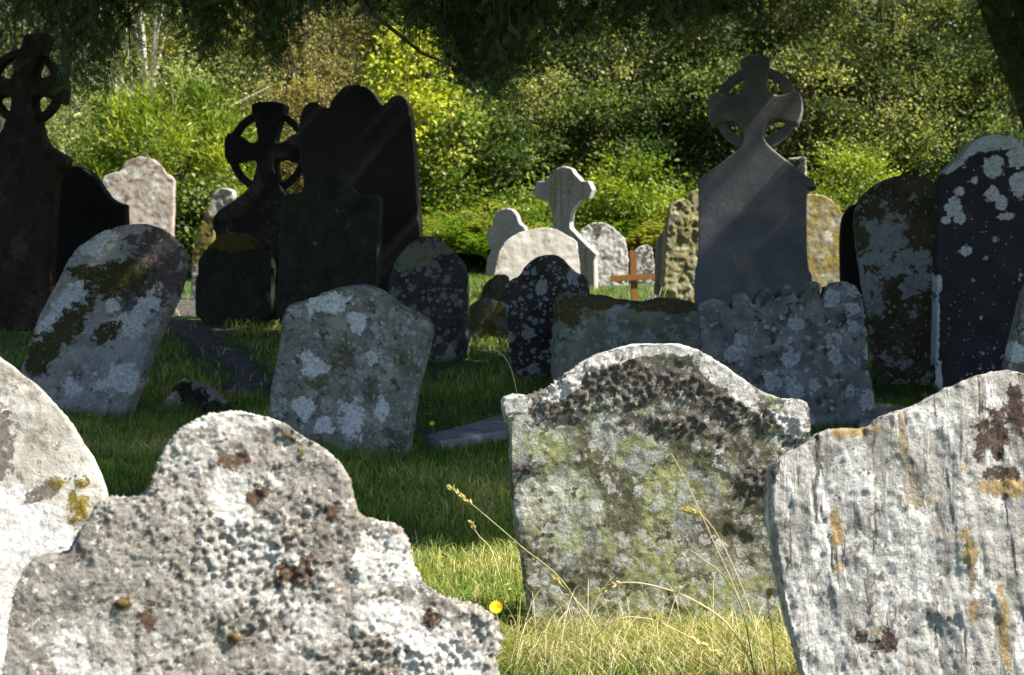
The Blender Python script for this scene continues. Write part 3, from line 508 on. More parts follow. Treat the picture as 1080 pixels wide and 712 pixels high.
# ------------------------------------------------------------------ grass
FOOT = [(262, 2.35, .4), (0, 2.85, .4), (700, 3.75, .38), (960, 3.35, .4), (360, 6.7, .4), (90, 7.9, .4), (202, 8.2, .25), (452, 10.2, .3), (580, 8.9, .3), (832, 7.55, .5), (955, 9.1, .35)]
def in_slabs(X, Y):
    m = np.zeros(len(X), bool)
    m |= (np.abs(Y - (7.35 + .3 * (X + .3))) < .16) & (X > -.5) & (X < .15)
    return m
def blades(n, y0, y1, h0, h1, wd, margin=.6, dens=None):
    Y = rng.uniform(y0, y1, n); X = rng.uniform(-1, 1, n) * (Y * .40 + margin)
    nz = fbm(np.stack([X * 1.6, Y * 1.6, 0 * X], 1), 5, 4); keep = rng.uniform(0, 1, n) < np.clip(.8 + nz * 1.8, .15, 1)
    px_ = np.array([path_cx(y) for y in Y]); keep &= ~((np.abs(X - px_) < .16 + .12 * nz * 6) & (rng.uniform(0, 1, n) < .93) & (Y > 8.7) & (Y < 15))
    keep &= ~in_slabs(X, Y)
    if dens is not None: keep &= dens(X, Y)
    X, Y, nz = X[keep], Y[keep], nz[keep]; n = len(X); Z = hz(X, Y)
    H = rng.uniform(h0, h1, n) * (1 + nz * 1.6)
    for bx, fy, r_ in FOOT:                    # longer tufts where the mower cannot reach
        fx = (bx - 540) / F * fy; d = np.hypot((X - fx) * .8, (Y - fy) * 1.9); H *= 1 + 1.1 * np.clip(1 - d / (r_ * 1.35), 0, 1) * rng.uniform(.3, 1.3, n)
    a = rng.uniform(0, 2 * np.pi, n); bend = rng.uniform(.15, .9, n) * H
    base = np.stack([X, Y, Z - .005], 1); dr = np.stack([np.cos(a), np.sin(a), 0 * a], 1)
    ang = rng.uniform(0, 2 * np.pi, n); sd_ = np.stack([np.cos(ang), np.sin(ang), 0 * a], 1); W = wd * rng.uniform(.6, 1.3, n)[:, None]
    mid = base + dr * bend[:, None] * .3; mid[:, 2] += H * .6
    tip = base + dr * bend[:, None]; tip[:, 2] += H * rng.uniform(.75, 1., n)
    Q1 = np.stack([base - sd_ * W * .5, base + sd_ * W * .5, mid + sd_ * W * .38, mid - sd_ * W * .38], 1)
    Q2 = np.stack([mid - sd_ * W * .38, mid + sd_ * W * .38, tip + sd_ * W * .04, tip - sd_ * W * .04], 1)
    r = np.clip(.42 + .22 * (Y < 5) + nz * 1.1 + rng.normal(0, .17, n), 0, .999)  # near strip tinted drier and paler, partly sunlight put into the blade colour
    return np.concatenate([Q1, Q2]), np.concatenate([r, r])
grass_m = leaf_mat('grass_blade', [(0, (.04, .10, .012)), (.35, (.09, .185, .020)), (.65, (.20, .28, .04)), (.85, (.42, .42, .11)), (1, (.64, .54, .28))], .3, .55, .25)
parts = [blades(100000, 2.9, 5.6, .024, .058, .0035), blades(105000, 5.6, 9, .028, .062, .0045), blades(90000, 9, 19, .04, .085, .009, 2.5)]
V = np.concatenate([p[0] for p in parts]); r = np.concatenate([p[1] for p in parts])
nc = 5200; Y = rng.uniform(2.9, 9, nc); X = rng.uniform(-1, 1, nc) * (Y * .4 + .5); kf = fbm(np.stack([X * 2.5, Y * 2.5, 0 * X], 1), 33, 3) > .03; X, Y = X[kf], Y[kf]      # clover and dead leaves in the turf
cl = np.concatenate([leaf_quads(np.stack([X, Y, hz(X, Y) + rng.uniform(.02, .05, len(X))], 1), np.stack([np.cos(q + X * 40), np.sin(q + X * 40), .2 + 0 * X], 1), rdir(len(X), 3.), .014, .013) for q in (0, 2.09, 4.19)])
V = np.concatenate([V, cl]); r = np.concatenate([r, np.tile(np.where(rng.uniform(0, 1, len(X)) < .12, .97, .30), 3)])
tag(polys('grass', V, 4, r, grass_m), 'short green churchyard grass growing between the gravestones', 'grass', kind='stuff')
# dry straw in front of the green lichened stone
def curve_blades(n, xr, yr, Lr, wd, droop, rr, K=6, lean=(0, 0)):
    X = rng.uniform(*xr, n); Y = rng.uniform(*yr, n); P = np.stack([X, Y, hz(X, Y) - .01], 1); a = rng.uniform(0, 2 * np.pi, n)
    d = np.stack([np.cos(a) * .7 + lean[0], np.sin(a) * .5 + lean[1], rng.uniform(.5, 1.6, n)], 1); d /= np.linalg.norm(d, axis=1, keepdims=True)
    L = rng.uniform(*Lr, n) / K; sd_ = np.cross(d, [0, .5, 1]); sd_ /= np.linalg.norm(sd_, axis=1, keepdims=True); Q = []; dz = rng.uniform(*droop, n)
    for k in range(K):
        P2 = P + d * L[:, None]; P2[:, 2] = np.maximum(P2[:, 2], hz(P2[:, 0], P2[:, 1]) + .01)
        w0, w1 = wd * (1 - k / K * .8), wd * (1 - (k + 1) / K * .85); Q.append(np.stack([P - sd_ * w0 / 2, P + sd_ * w0 / 2, P2 + sd_ * w1 / 2, P2 - sd_ * w1 / 2], 1))
        P = P2; d = d.copy(); d[:, 2] -= dz; d /= np.linalg.norm(d, axis=1, keepdims=True)
    rv = np.clip(rng.uniform(*rr, n), 0, .999); return np.concatenate(Q), np.tile(rv, K)
a = [curve_blades(3000, (.0, .80), (3.25, 3.68), (.08, .22), .003, (.2, .55), (.1, .9)), curve_blades(2400, (.0, .75), (3.45, 3.69), (.14, .34), .0028, (.3, .65), (.55, 1.0)),
     curve_blades(1500, (-.9, .9), (3.2, 4.9), (.06, .15), .0028, (.2, .5), (.3, 1.))]
straw_m = leaf_mat('straw_blade', [(0, (.10, .19, .03)), (.5, (.24, .32, .06)), (.72, (.46, .42, .20)), (1, (.64, .56, .38))], .25, .6, .2)
tag(polys('dry_grass', np.concatenate([q[0] for q in a]), 4, np.concatenate([q[1] for q in a]), straw_m), 'tangled straw coloured dry grass at the foot of the green lichened stone', 'grass', kind='stuff')
straw = plain('straw_stem', (.55, .42, .20), (.70, .58, .34), 60, .1, .7)
greenstem = plain('green_stem', (.16, .20, .06), (.34, .34, .12), 60, .1, .7)
def stalk(label, P, heads, mat, rad=.0016, bend=True):
    """one wild grass stalk: P = list of (px, py, Y); seed head along the last stretch"""
    Q = [pt(*p) for p in P]; Q[0].z = float(hz(Q[0].x, Q[0].y)) - .01
    pts = []
    for i in range(len(Q) - 1):
        p0, p1, p2, p3 = Q[max(i - 1, 0)], Q[i], Q[i + 1], Q[min(i + 2, len(Q) - 1)]
        for k in range(6):
            t = k / 6; pts.append(.5 * ((2 * p1) + (p2 - p0) * t + (2 * p0 - 5 * p1 + 4 * p2 - p3) * t * t + (3 * p1 - p0 - 3 * p2 + p3) * t ** 3))
    pts.append(Q[-1]); o = Q[0].copy(); e = empty('grass_stalk', o); tag(e, label, 'grass stalk', 'tall wild grass stalks')
    bm = bmesh.new(); tube_into(bm, [p - o for p in pts], [rad * 1.15 * (1 - .5 * i / len(pts)) for i in range(len(pts))], 5); bm_obj('stem', bm, mat, e)
    if heads:
        n = heads; L = len(pts); A = []; Dd = []
        for k in range(n * 4):
            i = int(L * (.80 + .2 * random.random())); i = min(i, L - 1); t = (pts[min(i, L - 1)] - pts[i - 1]).normalized()
            A.append(pts[i - 1] + (pts[i] - pts[i - 1]) * random.random() - o); Dd.append(t + Vector((random.gauss(0, .35), random.gauss(0, .35), random.gauss(0, .35))))
        A = np.array([list(v) for v in A]); Dd = np.array([list(v) for v in Dd])
        polys('seed_head', leaf_quads(A, Dd, rdir(len(A)), .017, .006), 4, rng.uniform(.86, 1, len(A)), grass_m, e)
stalk('long straight stalk slanting up left from the yellow flower with pale seed head', [(640, 678, 3.5), (600, 622, 3.5), (548, 575, 3.52), (505, 538, 3.55), (476, 515, 3.56)], 10, greenstem, .0019)
stalk('arching straw stalk bowing left across the green lichened stone', [(812, 706, 3.3), (775, 668, 3.3), (735, 635, 3.3), (690, 618, 3.32), (655, 615, 3.33), (625, 627, 3.34)], 8, straw, .0022)
stalk('upright stalk rising highest before the green lichened stone', [(800, 700, 3.4), (782, 640, 3.42), (752, 570, 3.45), (725, 510, 3.46), (708, 478, 3.46)], 0, straw, .0013)
stalk('stalk with drooping oat like seed spikes in the middle of the green stone', [(815, 700, 3.35), (790, 640, 3.36), (765, 580, 3.38), (745, 548, 3.38), (725, 538, 3.38)], 16, straw, .0015)
stalk('fresh green blade folded over at its tip against the green stone', [(800, 705, 3.3), (785, 650, 3.3), (765, 610, 3.3), (740, 590, 3.3), (722, 580, 3.3), (700, 606, 3.3), (694, 618, 3.3)], 0, greenstem, .0018)
stalk('short reddish seeded stalk at the right foot of the green stone', [(822, 705, 3.25), (815, 670, 3.25), (810, 640, 3.25), (811, 626, 3.25)], 10, straw, .0016)
stalk('thin stalk beside the left foot of the green stone', [(655, 690, 3.5), (625, 655, 3.5), (600, 625, 3.5), (585, 610, 3.5)], 5, straw, .0014)
stalk('very fine pale stalk leaning before the dark grass behind', [(560, 420, 6.2), (540, 392, 6.2), (515, 365, 6.2), (500, 352, 6.2)], 0, straw, .0014)
stalk('short seeded stalk near the shadow edge beside the slanting one', [(530, 600, 4.4), (518, 580, 4.4), (505, 565, 4.4), (497, 552, 4.4)], 8, straw, .0016)
stalk('thin straw stalk crossing low to the right before the green stone', [(590, 700, 3.42), (640, 660, 3.4), (680, 652, 3.4), (720, 668, 3.4), (760, 690, 3.4)], 8, straw, .0014)
# flowers
def flower(label, P, size, petal, name='yellow_flower', cat='flower', n=26):
    g0 = Vector((P.x + .01, P.y, float(hz(P.x, P.y)))); e = empty(name, g0); tag(e, label, cat)
    bm = bmesh.new(); tube_into(bm, [Vector((0, 0, -.01)), (P - g0) * .5 + Vector((.004, 0, 0)), P - g0], [.0014, .0012, .0012], 6); bm_obj('stem', bm, greenstem, e)
    c = P - g0; A = []; D = []
    for ring, m in ((0, n), (1, n // 2)):
        for k in range(m):
            q = 2 * math.pi * k / m + ring; tilt = .25 + .5 * ring; d = Vector((math.cos(q) * math.cos(tilt), -.35 + math.sin(q) * .6, math.sin(q) * .75 + math.sin(tilt) * .3)); A.append(list(c)); D.append(list(d))
    polys('petals', leaf_quads(np.array(A), np.array(D), np.tile([0, -.8, .5], (len(A), 1)) + rng.normal(0, .1, (len(A), 3)), size, size * .3), 4, None, petal, e)
yel = plain('yellow_petal', (.85, .62, .01), (.90, .72, .02), 50, .1, .6); pur = plain('purple_petal', (.42, .20, .48), (.60, .40, .66), 50, .1, .6)
flower('yellow dandelion flower at the right end of the crusted white stone', pt(523, 641, 3.62), .020, yel)
flower('tiny yellow flower in the shaded grass beside the squarish grey stone', pt(456, 447, 7.0), .016, yel, n=12)
e0 = ground_pt(694, 13.3); e = empty('purple_flowers', e0); tag(e, 'bunch of small purple flowers beside the wooden cross', 'flowers')
A = []; D = []
for k in range(16):
    c = pt(684 + random.random() * 20, 312 + random.random() * 10, 13.3) - e0 + Vector((0, random.gauss(0, .03), 0))
    for q in range(6): a_ = q * 1.05; A.append(list(c)); D.append([math.cos(a_), -.3, math.sin(a_)])
polys('blossoms', leaf_quads(np.array(A), np.array(D), rdir(len(A)), .022, .016), 4, None, pur, e)
bm = bmesh.new()
for k in range(8): tube_into(bm, [Vector((random.gauss(0, .02), 0, -.02)), Vector((random.gauss(0, .07), random.gauss(0, .03), .26))], .003, 5)
bm_obj('stems', bm, greenstem, e)

# ------------------------------------------------------------------ bracken bank
def bracken(n, xr, yr):
    X = rng.uniform(*xr, n); Y = rng.uniform(*yr, n); P = np.stack([X, Y, hz(X, Y)], 1); a = rng.uniform(0, 2 * np.pi, n)
    out = np.stack([np.cos(a), np.sin(a), 0 * a], 1); L = rng.uniform(.55, .95, n); r0 = rng.uniform(0, 1, n) ** 1.9; K = 15; Q = []; rr = []
    for k in range(K):
        t = (k + 2) / (K + 2); c = P + out * (L * (.15 * t + .48 * t * t))[:, None]; c[:, 2] += L * (1.05 * t - .36 * t * t)
        tan = out * (.25 + 1.1 * t) + np.array([0, 0, 1]) * (1.15 - 1.1 * t); tan /= np.linalg.norm(tan, axis=1, keepdims=True)
        sd_ = np.cross(tan, [0, 0, 1]); sd_ /= np.linalg.norm(sd_, axis=1, keepdims=True) + 1e-6; nn = np.cross(sd_, tan)
        if t < .3: continue
        for sg in (-1, 1):
            ln = L * .38 * np.sin(np.clip((1.08 - t) * 1.9, 0, 1.57)) + .02
            Q.append(leaf_quads(c, sd_ * sg + tan * .45 + rng.normal(0, .10, (n, 3)), nn, ln, .042)); rr.append(np.clip(r0 + rng.normal(0, .08, n), 0, .999))
    return np.concatenate(Q), np.concatenate(rr)
brk_m = leaf_mat('bracken_frond', [(0, (.09, .17, .02)), (.45, (.17, .24, .03)), (.75, (.30, .28, .05)), (.9, (.30, .15, .04)), (1, (.22, .08, .03))], .35)
b1, r1 = bracken(1300, (-2.6, 3.6), (17.7, 20.6)); b2, r2 = bracken(260, (5, 8), (18.5, 22)); b3, r3 = bracken(120, (-6.5, -4.2), (17.5, 19))
n = 420; X = rng.uniform(-2.8, 7.5, n); Y = rng.uniform(17.9, 20.8, n); Cb = np.stack([X, Y, hz(X, Y) + rng.uniform(.1, .7, n), rng.uniform(0, 1, n) ** 1.5 * .8], 1)
ix = np.repeat(np.arange(n), 60); Pb = Cb[ix, :3] + rng.normal(0, .13, (len(ix), 3)); Lb = rng.uniform(.04, .09, len(ix))
b4 = leaf_quads(Pb, rdir(len(ix), .2), rdir(len(ix), .9), Lb, Lb * .5); r4 = np.clip(Cb[ix, 3] + rng.normal(0, .1, len(ix)), 0, .999)
tag(polys('bracken', np.concatenate([b1, b2, b3, b4]), 4, np.concatenate([r1, r2, r3, r4]), brk_m), 'bank of yellow green bracken ferns turning rusty below the trees', 'bracken', kind='stuff')

# ------------------------------------------------------------------ trees
bark_pale = plain('pale_birch_bark', (.30, .28, .24), (.55, .52, .47), 14, .5); bark = plain('brown_bark', (.07, .055, .04), (.14, .11, .08), 18, .9, .95, (1, 1, .25))
def crown_leaves(clumps, per, sig0, size, aspect, upb=.25, cdir=0., flat=.75, tone_sd=.12):
    """clumps (M,4: x,y,z,tone)"""
    sig = sig0 * .8; M = len(clumps); idx = np.repeat(np.arange(M), per); n = len(idx); cs = sig * rng.uniform(.6, 1.4, M)
    off = rdir(n) * (cs[idx] * 2.1 * rng.uniform(0, 1, n) ** .42 * (1 + .35 * rng.normal(size=n)))[:, None] * np.array([1, 1, flat * .85]); P = clumps[idx, :3] + off
    D = rdir(n, cdir) + off / (sig * 2.2); Nn = rdir(n, upb + .6); sz = size * rng.uniform(.6, 1.35, n)
    return leaf_quads(P, D, Nn, sz, sz * aspect), np.clip(clumps[idx, 3] + rng.normal(0, tone_sd, n), 0, .999)
def tree(name, label, cat, x, y, H, Rx, mat, n=22000, size=.07, aspect=.6, base=.12, clumps=90, sig=.32, trunk_r=.12, bmat=None, lean=0., cdir=0., Ry=None, top=.55, group='trees and shrubs at the wood edge', flat=.75):
    z0 = float(hz(x, y)); e = empty(name, (x, y, z0)); tag(e, label, cat, group); Ry = Ry or Rx; C = []
    while len(C) < clumps:
        u = rdir(1)[0] * rng.uniform(.35, 1) ** .5; q = np.array([u[0] * Rx, u[1] * Ry, 0]); t = (u[2] + 1) / 2; zz = H * (base + (1 - base) * t)
        k = 1 - max(0, t - top) * .8; C.append([q[0] * k + lean * zz, q[1] * k, zz, rng.uniform(.02, .95)])
    C = np.array(C); Q, rr = crown_leaves(C, n // clumps, sig, size, aspect, cdir=cdir, flat=flat); polys('crown', Q, 4, rr, mat, e)
    bm = bmesh.new(); top_ = Vector((lean * H * .9, 0, H * .92)); m1 = Vector((lean * H * .4 + .1, .05, H * .45))
    tube_into(bm, [Vector((0, 0, -.2)), Vector((.04, 0, H * .2)), m1, top_], [trunk_r * 1.25, trunk_r, trunk_r * .65, trunk_r * .12], 9)
    for c in C[rng.choice(clumps, min(26, clumps), False)]:
        t = rng.uniform(.15, .75) * min(1, c[2] / H + .15); s_ = Vector((0, 0, 0)).lerp(m1, t / .5) if t < .5 else m1.lerp(top_, (t - .5) / .5); en = Vector(c[:3]); md = s_.lerp(en, .5) + Vector((0, 0, .12 * (en - s_).length))
        tube_into(bm, [s_, md, en], [trunk_r * .35, trunk_r * .2, trunk_r * .06], 6)
    bm_obj('trunk', bm, bmat or bark, e); return e
olive = leaf_mat('olive_leaf', [(0, (.03, .052, .013)), (.45, (.11, .138, .035)), (1, (.40, .40, .15))], .42, .5, .25)
dkgreen = leaf_mat('dark_leaf', [(0, (.018, .042, .010)), (.5, (.06, .10, .022)), (1, (.22, .26, .07))], .42, .5, .25)
lime = leaf_mat('lime_leaf', [(0, (.18, .24, .015)), (.5, (.36, .40, .03)), (1, (.58, .56, .08))], .4, .4, .4)
yewgr = leaf_mat('feathery_green', [(0, (.07, .12, .010)), (.5, (.16, .23, .018)), (1, (.34, .38, .03))], .3, .5, .3)
greyg = leaf_mat('grey_green_leaf', [(0, (.10, .14, .035)), (.5, (.24, .28, .08)), (1, (.48, .50, .20))], .35, .45, .4)
brownf = leaf_mat('autumn_leaf', [(0, (.12, .12, .035)), (.5, (.28, .20, .07)), (.8, (.26, .29, .08)), (1, (.42, .28, .09))], .35)
yellf = leaf_mat('yellow_leaf', [(0, (.20, .22, .02)), (1, (.55, .42, .02))], .35)
px2x = lambda px, Y: (px - 540) / F * Y
# left
tree('shrub', 'bright feathery green conifer like shrub behind the buff gravestone', 'shrub', px2x(185, 18.6), 18.6, 2.5, 1.2, yewgr, 24000, .10, .2, .02, 80, .17, .06, cdir=.9, flat=1.1)
tree('shrub', 'leafy green bush low beside the narrow broken stone', 'shrub', px2x(222, 17.5), 17.5, 1.15, .55, dkgreen, 6000, .06, .8, .02, 34, .18, .03)
tree('tree', 'grey green willow like tree above the feathery shrub', 'tree', px2x(150, 22), 22, 5.4, 2.2, greyg, 30000, .065, .38, .02, 120, .34, .10, bark_pale)
tree('tree', 'pale leaved tree at the far left behind the reddish cross', 'tree', px2x(0, 21.5), 21.5, 5.2, 2.0, greyg, 26000, .07, .5, .0, 100, .34, .09, bark_pale, lean=.06)
tree('shrub', 'yellowish small bush at left between cross and feathery shrub', 'shrub', px2x(72, 19), 19, 1.9, .75, greyg, 9000, .055, .5, .02, 46, .2, .04, bark_pale)
tree('tree', 'tree with a few golden leaves at its top above the left shrubs', 'tree', px2x(225, 24.5), 24.5, 5.6, 1.6, leaf_mat('gold_mixed_leaf', [(0, (.07, .13, .02)), (.6, (.20, .26, .04)), (1, (.50, .38, .02))], .35), 22000, .07, .5, .05, 80, .3, .09)
tree('tree', 'brownish autumn tree behind the ringed black cross', 'tree', px2x(318, 23.5), 23.5, 5.6, 1.7, brownf, 26000, .055, .45, .02, 100, .34, .09)
tree('shrub', 'green bush between the autumn tree and the lime shrub', 'shrub', px2x(335, 20.8), 20.8, 2.9, .8, brownf, 9000, .06, .5, .02, 50, .22, .05)
tree('shrub', 'lime green large leaved shrub right of the triple arched slab', 'shrub', px2x(425, 19.4), 19.4, 3.05, .62, lime, 3800, .08, .62, .35, 48, .15, .04, flat=.9)
tree('shrub', 'smaller lime sprig bush lower right of the lime shrub', 'shrub', px2x(478, 19.8), 19.8, 2.2, .62, leaf_mat('lime_mixed_leaf', [(0, (.05, .10, .015)), (.6, (.13, .20, .03)), (1, (.40, .43, .06))], .35), 5500, .065, .62, .1, 46, .2, .05)
tree('tree', 'dark green bushy tree behind the bracken, left of the granite cross', 'tree', px2x(520, 23.5), 23.5, 5.6, 2.0, dkgreen, 34000, .065, .6, .0, 110, .36, .11)
tree('tree', 'grey leaved slender tree above the lime shrub', 'tree', px2x(430, 25), 25, 6.2, 1.6, greyg, 20000, .065, .5, .1, 70, .34, .09, bark_pale)
# right
tree('tree', 'olive tree directly above the granite cross', 'tree', px2x(640, 24), 24, 6.4, 2.0, olive, 32000, .068, .6, .0, 105, .36, .11)
tree('tree', 'dark tree in the gap left of the slate monument', 'tree', px2x(720, 26), 26, 7, 2.0, dkgreen, 30000, .07, .6, .0, 100, .38, .12)
tree('tree', 'light olive birch behind the head of the slate monument', 'tree', px2x(805, 23.2), 23.2, 5.2, 1.55, olive, 26000, .066, .6, .0, 90, .3, .06)
tree('tree', 'broad sunlit olive birch right of the slate monument', 'tree', px2x(930, 22.8), 22.8, 6.4, 2.4, olive, 52000, .066, .6, .0, 170, .34, .07)
tree('tree', 'dark leaved tree behind the inky slate at the right edge', 'tree', px2x(1075, 24), 24, 7, 2.0, dkgreen, 28000, .07, .6, .0, 95, .36, .12)
tree('shrub', 'low green bush peeping between ochre stone and brown stone', 'shrub', px2x(900, 18.4), 18.4, 1.5, .8, yewgr, 8000, .055, .5, .0, 40, .2, .04)
tree('shrub', 'small fresh green bush behind the wooden cross', 'shrub', px2x(660, 19), 19, 1.35, .7, yewgr, 7000, .07, .45, .0, 34, .2, .03)
for lab, px_, Y_, H_, R_, M_, n_ in (
    ('rounded dark green bush right behind the trefoil headed stone', 500, 20.6, 2.5, .95, dkgreen, 15000),
    ('olive bush just left of the granite cross head', 565, 21.2, 2.3, .9, olive, 16000),
    ('broad shaded bush behind the rough whitish stone', 625, 21.0, 2.0, .8, dkgreen, 16000),
    ('dark green bush above the wooden cross', 690, 20.8, 2.0, .8, dkgreen, 16000),
    ('green bush directly behind the ring of the slate monument', 765, 21.0, 2.6, 1.0, dkgreen, 17000),
    ('olive bush touching the right shoulder of the slate monument', 845, 20.7, 2.7, .95, olive, 16000),
    ('sunny olive bush above the brown lichen patched stone', 925, 21.0, 3.2, 1.1, olive, 19000),
    ('green bush left of the inky slate head', 1000, 20.8, 2.3, 1.0, dkgreen, 16000),
    ('yellowish bush rising over the inky slate at the border', 1065, 21.2, 3.2, 1.0, olive, 16000)):
    tree('shrub', lab, 'shrub', px2x(px_, Y_), Y_, H_, R_, M_, int(n_ * .7), .062, .62, .0, 40, .23, .05)
# woodland mass beyond
n = 900; X = rng.uniform(-22, 24, n); Y = rng.uniform(27, 38, n); Cw = np.stack([X, Y, hz(X, Y) + rng.uniform(0, 7, n), rng.uniform(.1, .8, n)], 1)
Q, rr = crown_leaves(Cw, 130, .6, .13, .6)
tag(polys('woodland', Q, 4, rr, leaf_mat('wood_leaf', [(0, (.018, .03, .008)), (.5, (.05, .07, .018)), (1, (.14, .16, .05))], .42, .5, .2)), 'dense green wood covering the slope behind the churchyard', 'woodland', kind='stuff')  # leaf colours lowered so the deep shade between crowns is in the tint

# ------------------------------------------------------------------ the yew
yew_m = leaf_mat('yew_needle', [(0, (.014, .034, .008)), (.6, (.035, .075, .014)), (.93, (.08, .14, .02)), (1, (.10, .05, .02))], .22, .45, .35)
yew_bark = plain('yew_bark', (.05, .03, .022), (.12, .07, .05), 16, 1., .95, (1, 1, .2))
ye = empty('yew_tree', (4.15, 9.0, float(hz(4.15, 9.)))); tag(ye, 'old dark yew tree spreading its drooping branches over the shaded graves', 'tree')
yo = np.array(ye.location); bm = bmesh.new(); V3 = lambda *a: Vector(a) - Vector(yo)
def limb(P, R_, seg=9): tube_into(bm, [V3(*p) for p in P], R_, seg)
limb([(4.3, 9, -.3), (4.1, 9, .6), (3.62, 9, 1.7), (3.25, 9, 2.6), (3.0, 9, 3.6), (3.1, 9.1, 5.2), (3.2, 9.2, 6.6)], [.55, .43, .37, .36, .30, .18, .06], 14)
limbs = [[(3.3, 9, 2.7), (2.2, 8.4, 3.25), (.6, 7.8, 3.2), (-1.4, 7.6, 3.0), (-3.2, 7.6, 2.85)], [(3.2, 9, 3.0), (1.8, 7.2, 3.5), (.4, 6.2, 3.1), (-.6, 5.8, 2.75)],
         [(3.1, 9, 3.2), (1.5, 10, 3.8), (-1, 11, 4.0), (-3.5, 11.2, 3.8)], [(3.1, 9, 3.4), (4.5, 7.5, 4.2), (6.5, 6.5, 4.6)], [(3.1, 9.1, 3.6), (5, 10.2, 4.5), (7.2, 11, 5)],
         [(3.1, 9, 3.8), (2.4, 6.8, 4.6), (1.8, 5.2, 4.4)], [(3.1, 9.1, 4.2), (.8, 9.4, 5.4), (-1.6, 9.8, 5.6)], [(3.1, 9.1, 4.4), (1.8, 11, 5.2), (.8, 12.4, 5)]]
for L_ in limbs: limb(L_, [.17 * (1 - .8 * i / (len(L_) - 1)) for i in range(len(L_))], 8)
# drooping pendants that show below the top of the picture
PEND = []
def pend(px, py, Y, n=1, sx=12, sy=8, sY=.5, L=.6):
    for _ in range(n): PEND.append((px + random.gauss(0, sx), py + random.gauss(0, sy), Y + random.uniform(-sY, sY), L * random.uniform(.7, 1.2)))
for px, py, n_ in ((5, 12, 5), (30, 14, 5), (58, 30, 5), (80, 70, 5), (100, 55, 6), (115, 95, 5), (90, 115, 4), (130, 35, 5), (155, 14, 6), (180, 18, 5), (200, 38, 6), (215, 46, 6), (240, 26, 6), (262, 36, 6), (280, 56, 5), (296, 48, 5), (310, 22, 5), (335, 14, 5), (360, 10, 5), (385, 12, 6), (410, 14, 5), (440, 40, 6), (465, 62, 7), (485, 72, 8), (505, 78, 8), (525, 82, 8), (545, 70, 7), (560, 45, 7), (580, 28, 7), (605, 30, 7), (630, 34, 7), (655, 36, 7), (680, 32, 7), (705, 30, 7), (730, 26, 7), (755, 18, 6), (775, 10, 5)):
    pend(px, py - 4, 7.3, n_)
for k in range(110): pend(random.uniform(430, 785), random.uniform(-15, 34), 7.4, 1, 5, 4, .6)
for k in range(110): pend(random.uniform(-30, 430), random.uniform(-20, 16), 7.4, 1, 5, 4, .6)
for px, py in ((215, 55), (225, 58), (285, 66), (292, 62), (275, 60), (470, 80), (490, 92), (510, 98), (530, 96), (548, 88), (560, 72)): pend(px, py - 4, 7.3, 4, 8, 6)
for px, py in ((1030, 10), (1040, 30), (1055, 60), (1070, 90), (1078, 125), (1095, 100), (1060, 30), (1085, 60)): pend(px, py, 8.2, 4, 8, 8, .4)
for k in range(42): pend(random.uniform(-25, 78), random.uniform(45, 112), 12.7, 1, 3, 3, .35, .85)
for k in range(7): pend(random.uniform(70, 115), random.uniform(40, 95), 12.7, 1, 3, 3, .3, .8)
def spray_needles(O, D, N, L, K=16, nl=.024, nw=.0042):
    """flat yew sprays: origin O, direction D, normal N, length L"""
    n = len(O); D = D / np.linalg.norm(D, axis=1, keepdims=True); Sd = np.cross(D, N); Sd /= np.linalg.norm(Sd, axis=1, keepdims=True) + 1e-9; Nn = np.cross(Sd, D); out = []
    for k in range(K):
        t = (k + .5) / K
        for sg in (-1, 1):
            P = O + D * (L * t)[:, None] - Nn * (.15 * L * t * t)[:, None]
            out.append(leaf_quads(P, Sd * sg + D * .75 + rng.normal(0, .16, (n, 3)), Nn + rng.normal(0, .3, (n, 3)), nl * (1 - .35 * t) * rng.uniform(.8, 1.2, n), nw))
    out.append(leaf_quads(O, D, Nn, L, .0035)); return np.concatenate(out)
O = []; Dd = []; Ls = []
for px, py, Y, L in PEND:
    tip = np.array(pt(px, py, Y)); dx = random.gauss(-.25, .45); st = tip + np.array([-dx * L * .6, random.gauss(0, .1), L])
    mid = (tip + st) / 2 + np.array([dx * .12, 0, .03]); tube_into(bm, [Vector(st - yo), Vector(mid - yo), Vector(tip - yo)], [.006, .004, .0015], 4)
    m = int(L * 34)
    for k in range(m):
        t = (k + random.random()) / m; p = (1 - t) ** 2 * st + 2 * t * (1 - t) * mid + t * t * tip; sg = 1 if k % 2 else -1
        O.append(p); Dd.append([sg * random.uniform(.3, 1) + dx * .5, random.gauss(0, .5), -random.uniform(.35, 1.2)]); Ls.append(random.uniform(.06, .14))
O = np.array(O) - yo; Dd = np.array(Dd); Nn = rdir(len(O)); Nn[:, 1] -= .8
Qv = spray_needles(O, Dd, Nn, np.array(Ls)); rv = np.tile(rng.uniform(0, 1, len(Qv) // 33), 33)[:len(Qv)] * .93
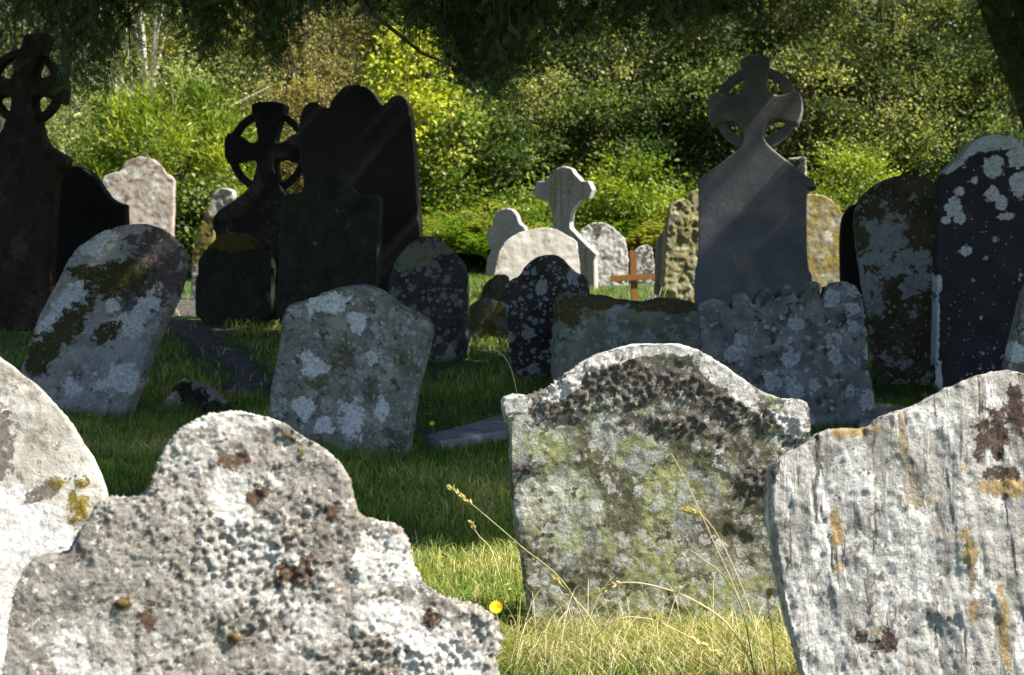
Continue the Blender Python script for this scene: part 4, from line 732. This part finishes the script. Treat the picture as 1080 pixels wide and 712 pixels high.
# the canopy above
kg = -sd.y / sd.z; kx = sd.x / sd.z
n = 60000; Cx = rng.uniform(-6.0, 10.5, n * 3); Cy = rng.uniform(3.2, 13, n * 3); Cz = rng.uniform(2.75, 7.2, n * 3)
G = Cy + kg * Cz; ff = fbm(np.stack([Cx * .8, Cy * .8, Cz * 1.1], 1), 77, 3)
edge = .16 * fbm(np.stack([Cx * 1.5, 0 * Cx, Cz], 1), 5, 3)
dome = ((Cx - 2.6) / 8.6) ** 2 + ((Cy - 8.6) / 5.6) ** 2 + (np.maximum(Cz - 3.0, 0) / 5.0) ** 2
topz = CAMZ + (HY + 12) / F * Cy + .02                     # branches are carried clear above eye level
low = np.where(Cx > .9, 2.75 + .0 * Cy, 2.75)
ok = (G > 4.98 + edge) & (G < 13.1) & (dome < 1.0) & (ff > -.13) & (Cz > np.maximum(low, topz + .05))
U = Cx - kx * Cz; gap = fbm(np.stack([U * 2.2, G * 4.5, 0 * U], 1), 91, 3); gap2 = fbm(np.stack([U * 4.5, G * 6, 0 * U + 3], 1), 95, 2)
ok &= ~((U > -.9) & (U < .8) & (G > 10.2) & (G < 11.6) & (gap > -.08) & (gap2 > -.10))      # thinner boughs here let streaks of sun through
ok &= ~((U > -3.9) & (U < -.8) & (G > 11.8) & (gap2 > .07))
ok &= ~(np.hypot(U - (.13 - kx * 1.95), G - (7.3 + kg * 1.95)) < .33)
idx = np.where(ok)[0][:n]; P = np.stack([Cx, Cy, Cz], 1)[idx] - yo; m = len(P); print('canopy sprays', m, ok.sum())
Dm = rdir(m, -.3); Nm = rdir(m, .8)
Qc = np.concatenate([leaf_quads(P, Dm, Nm, .22, .06), leaf_quads(P + Dm * .05, np.cross(Dm, Nm) + Dm * .6, Nm, .13, .045), leaf_quads(P + Dm * .05, -np.cross(Dm, Nm) + Dm * .6, Nm, .13, .045)])
rc = np.tile(rng.uniform(0, .93, m), 3)
polys('crown', np.concatenate([Qv, Qc]), 4, np.concatenate([rv, rc]), yew_m, ye)
tube_into(bm, [Vector(pt(365, -25, 7.0)) - Vector(yo), Vector(pt(385, 8, 7.0)) - Vector(yo), Vector(pt(415, 32, 7.0)) - Vector(yo), Vector(pt(445, 56, 7.05)) - Vector(yo), Vector(pt(500, 80, 7.1)) - Vector(yo)], [.014, .012, .010, .008, .003], 6)
bm_obj('trunk', bm, yew_bark, ye)
print('DONE')
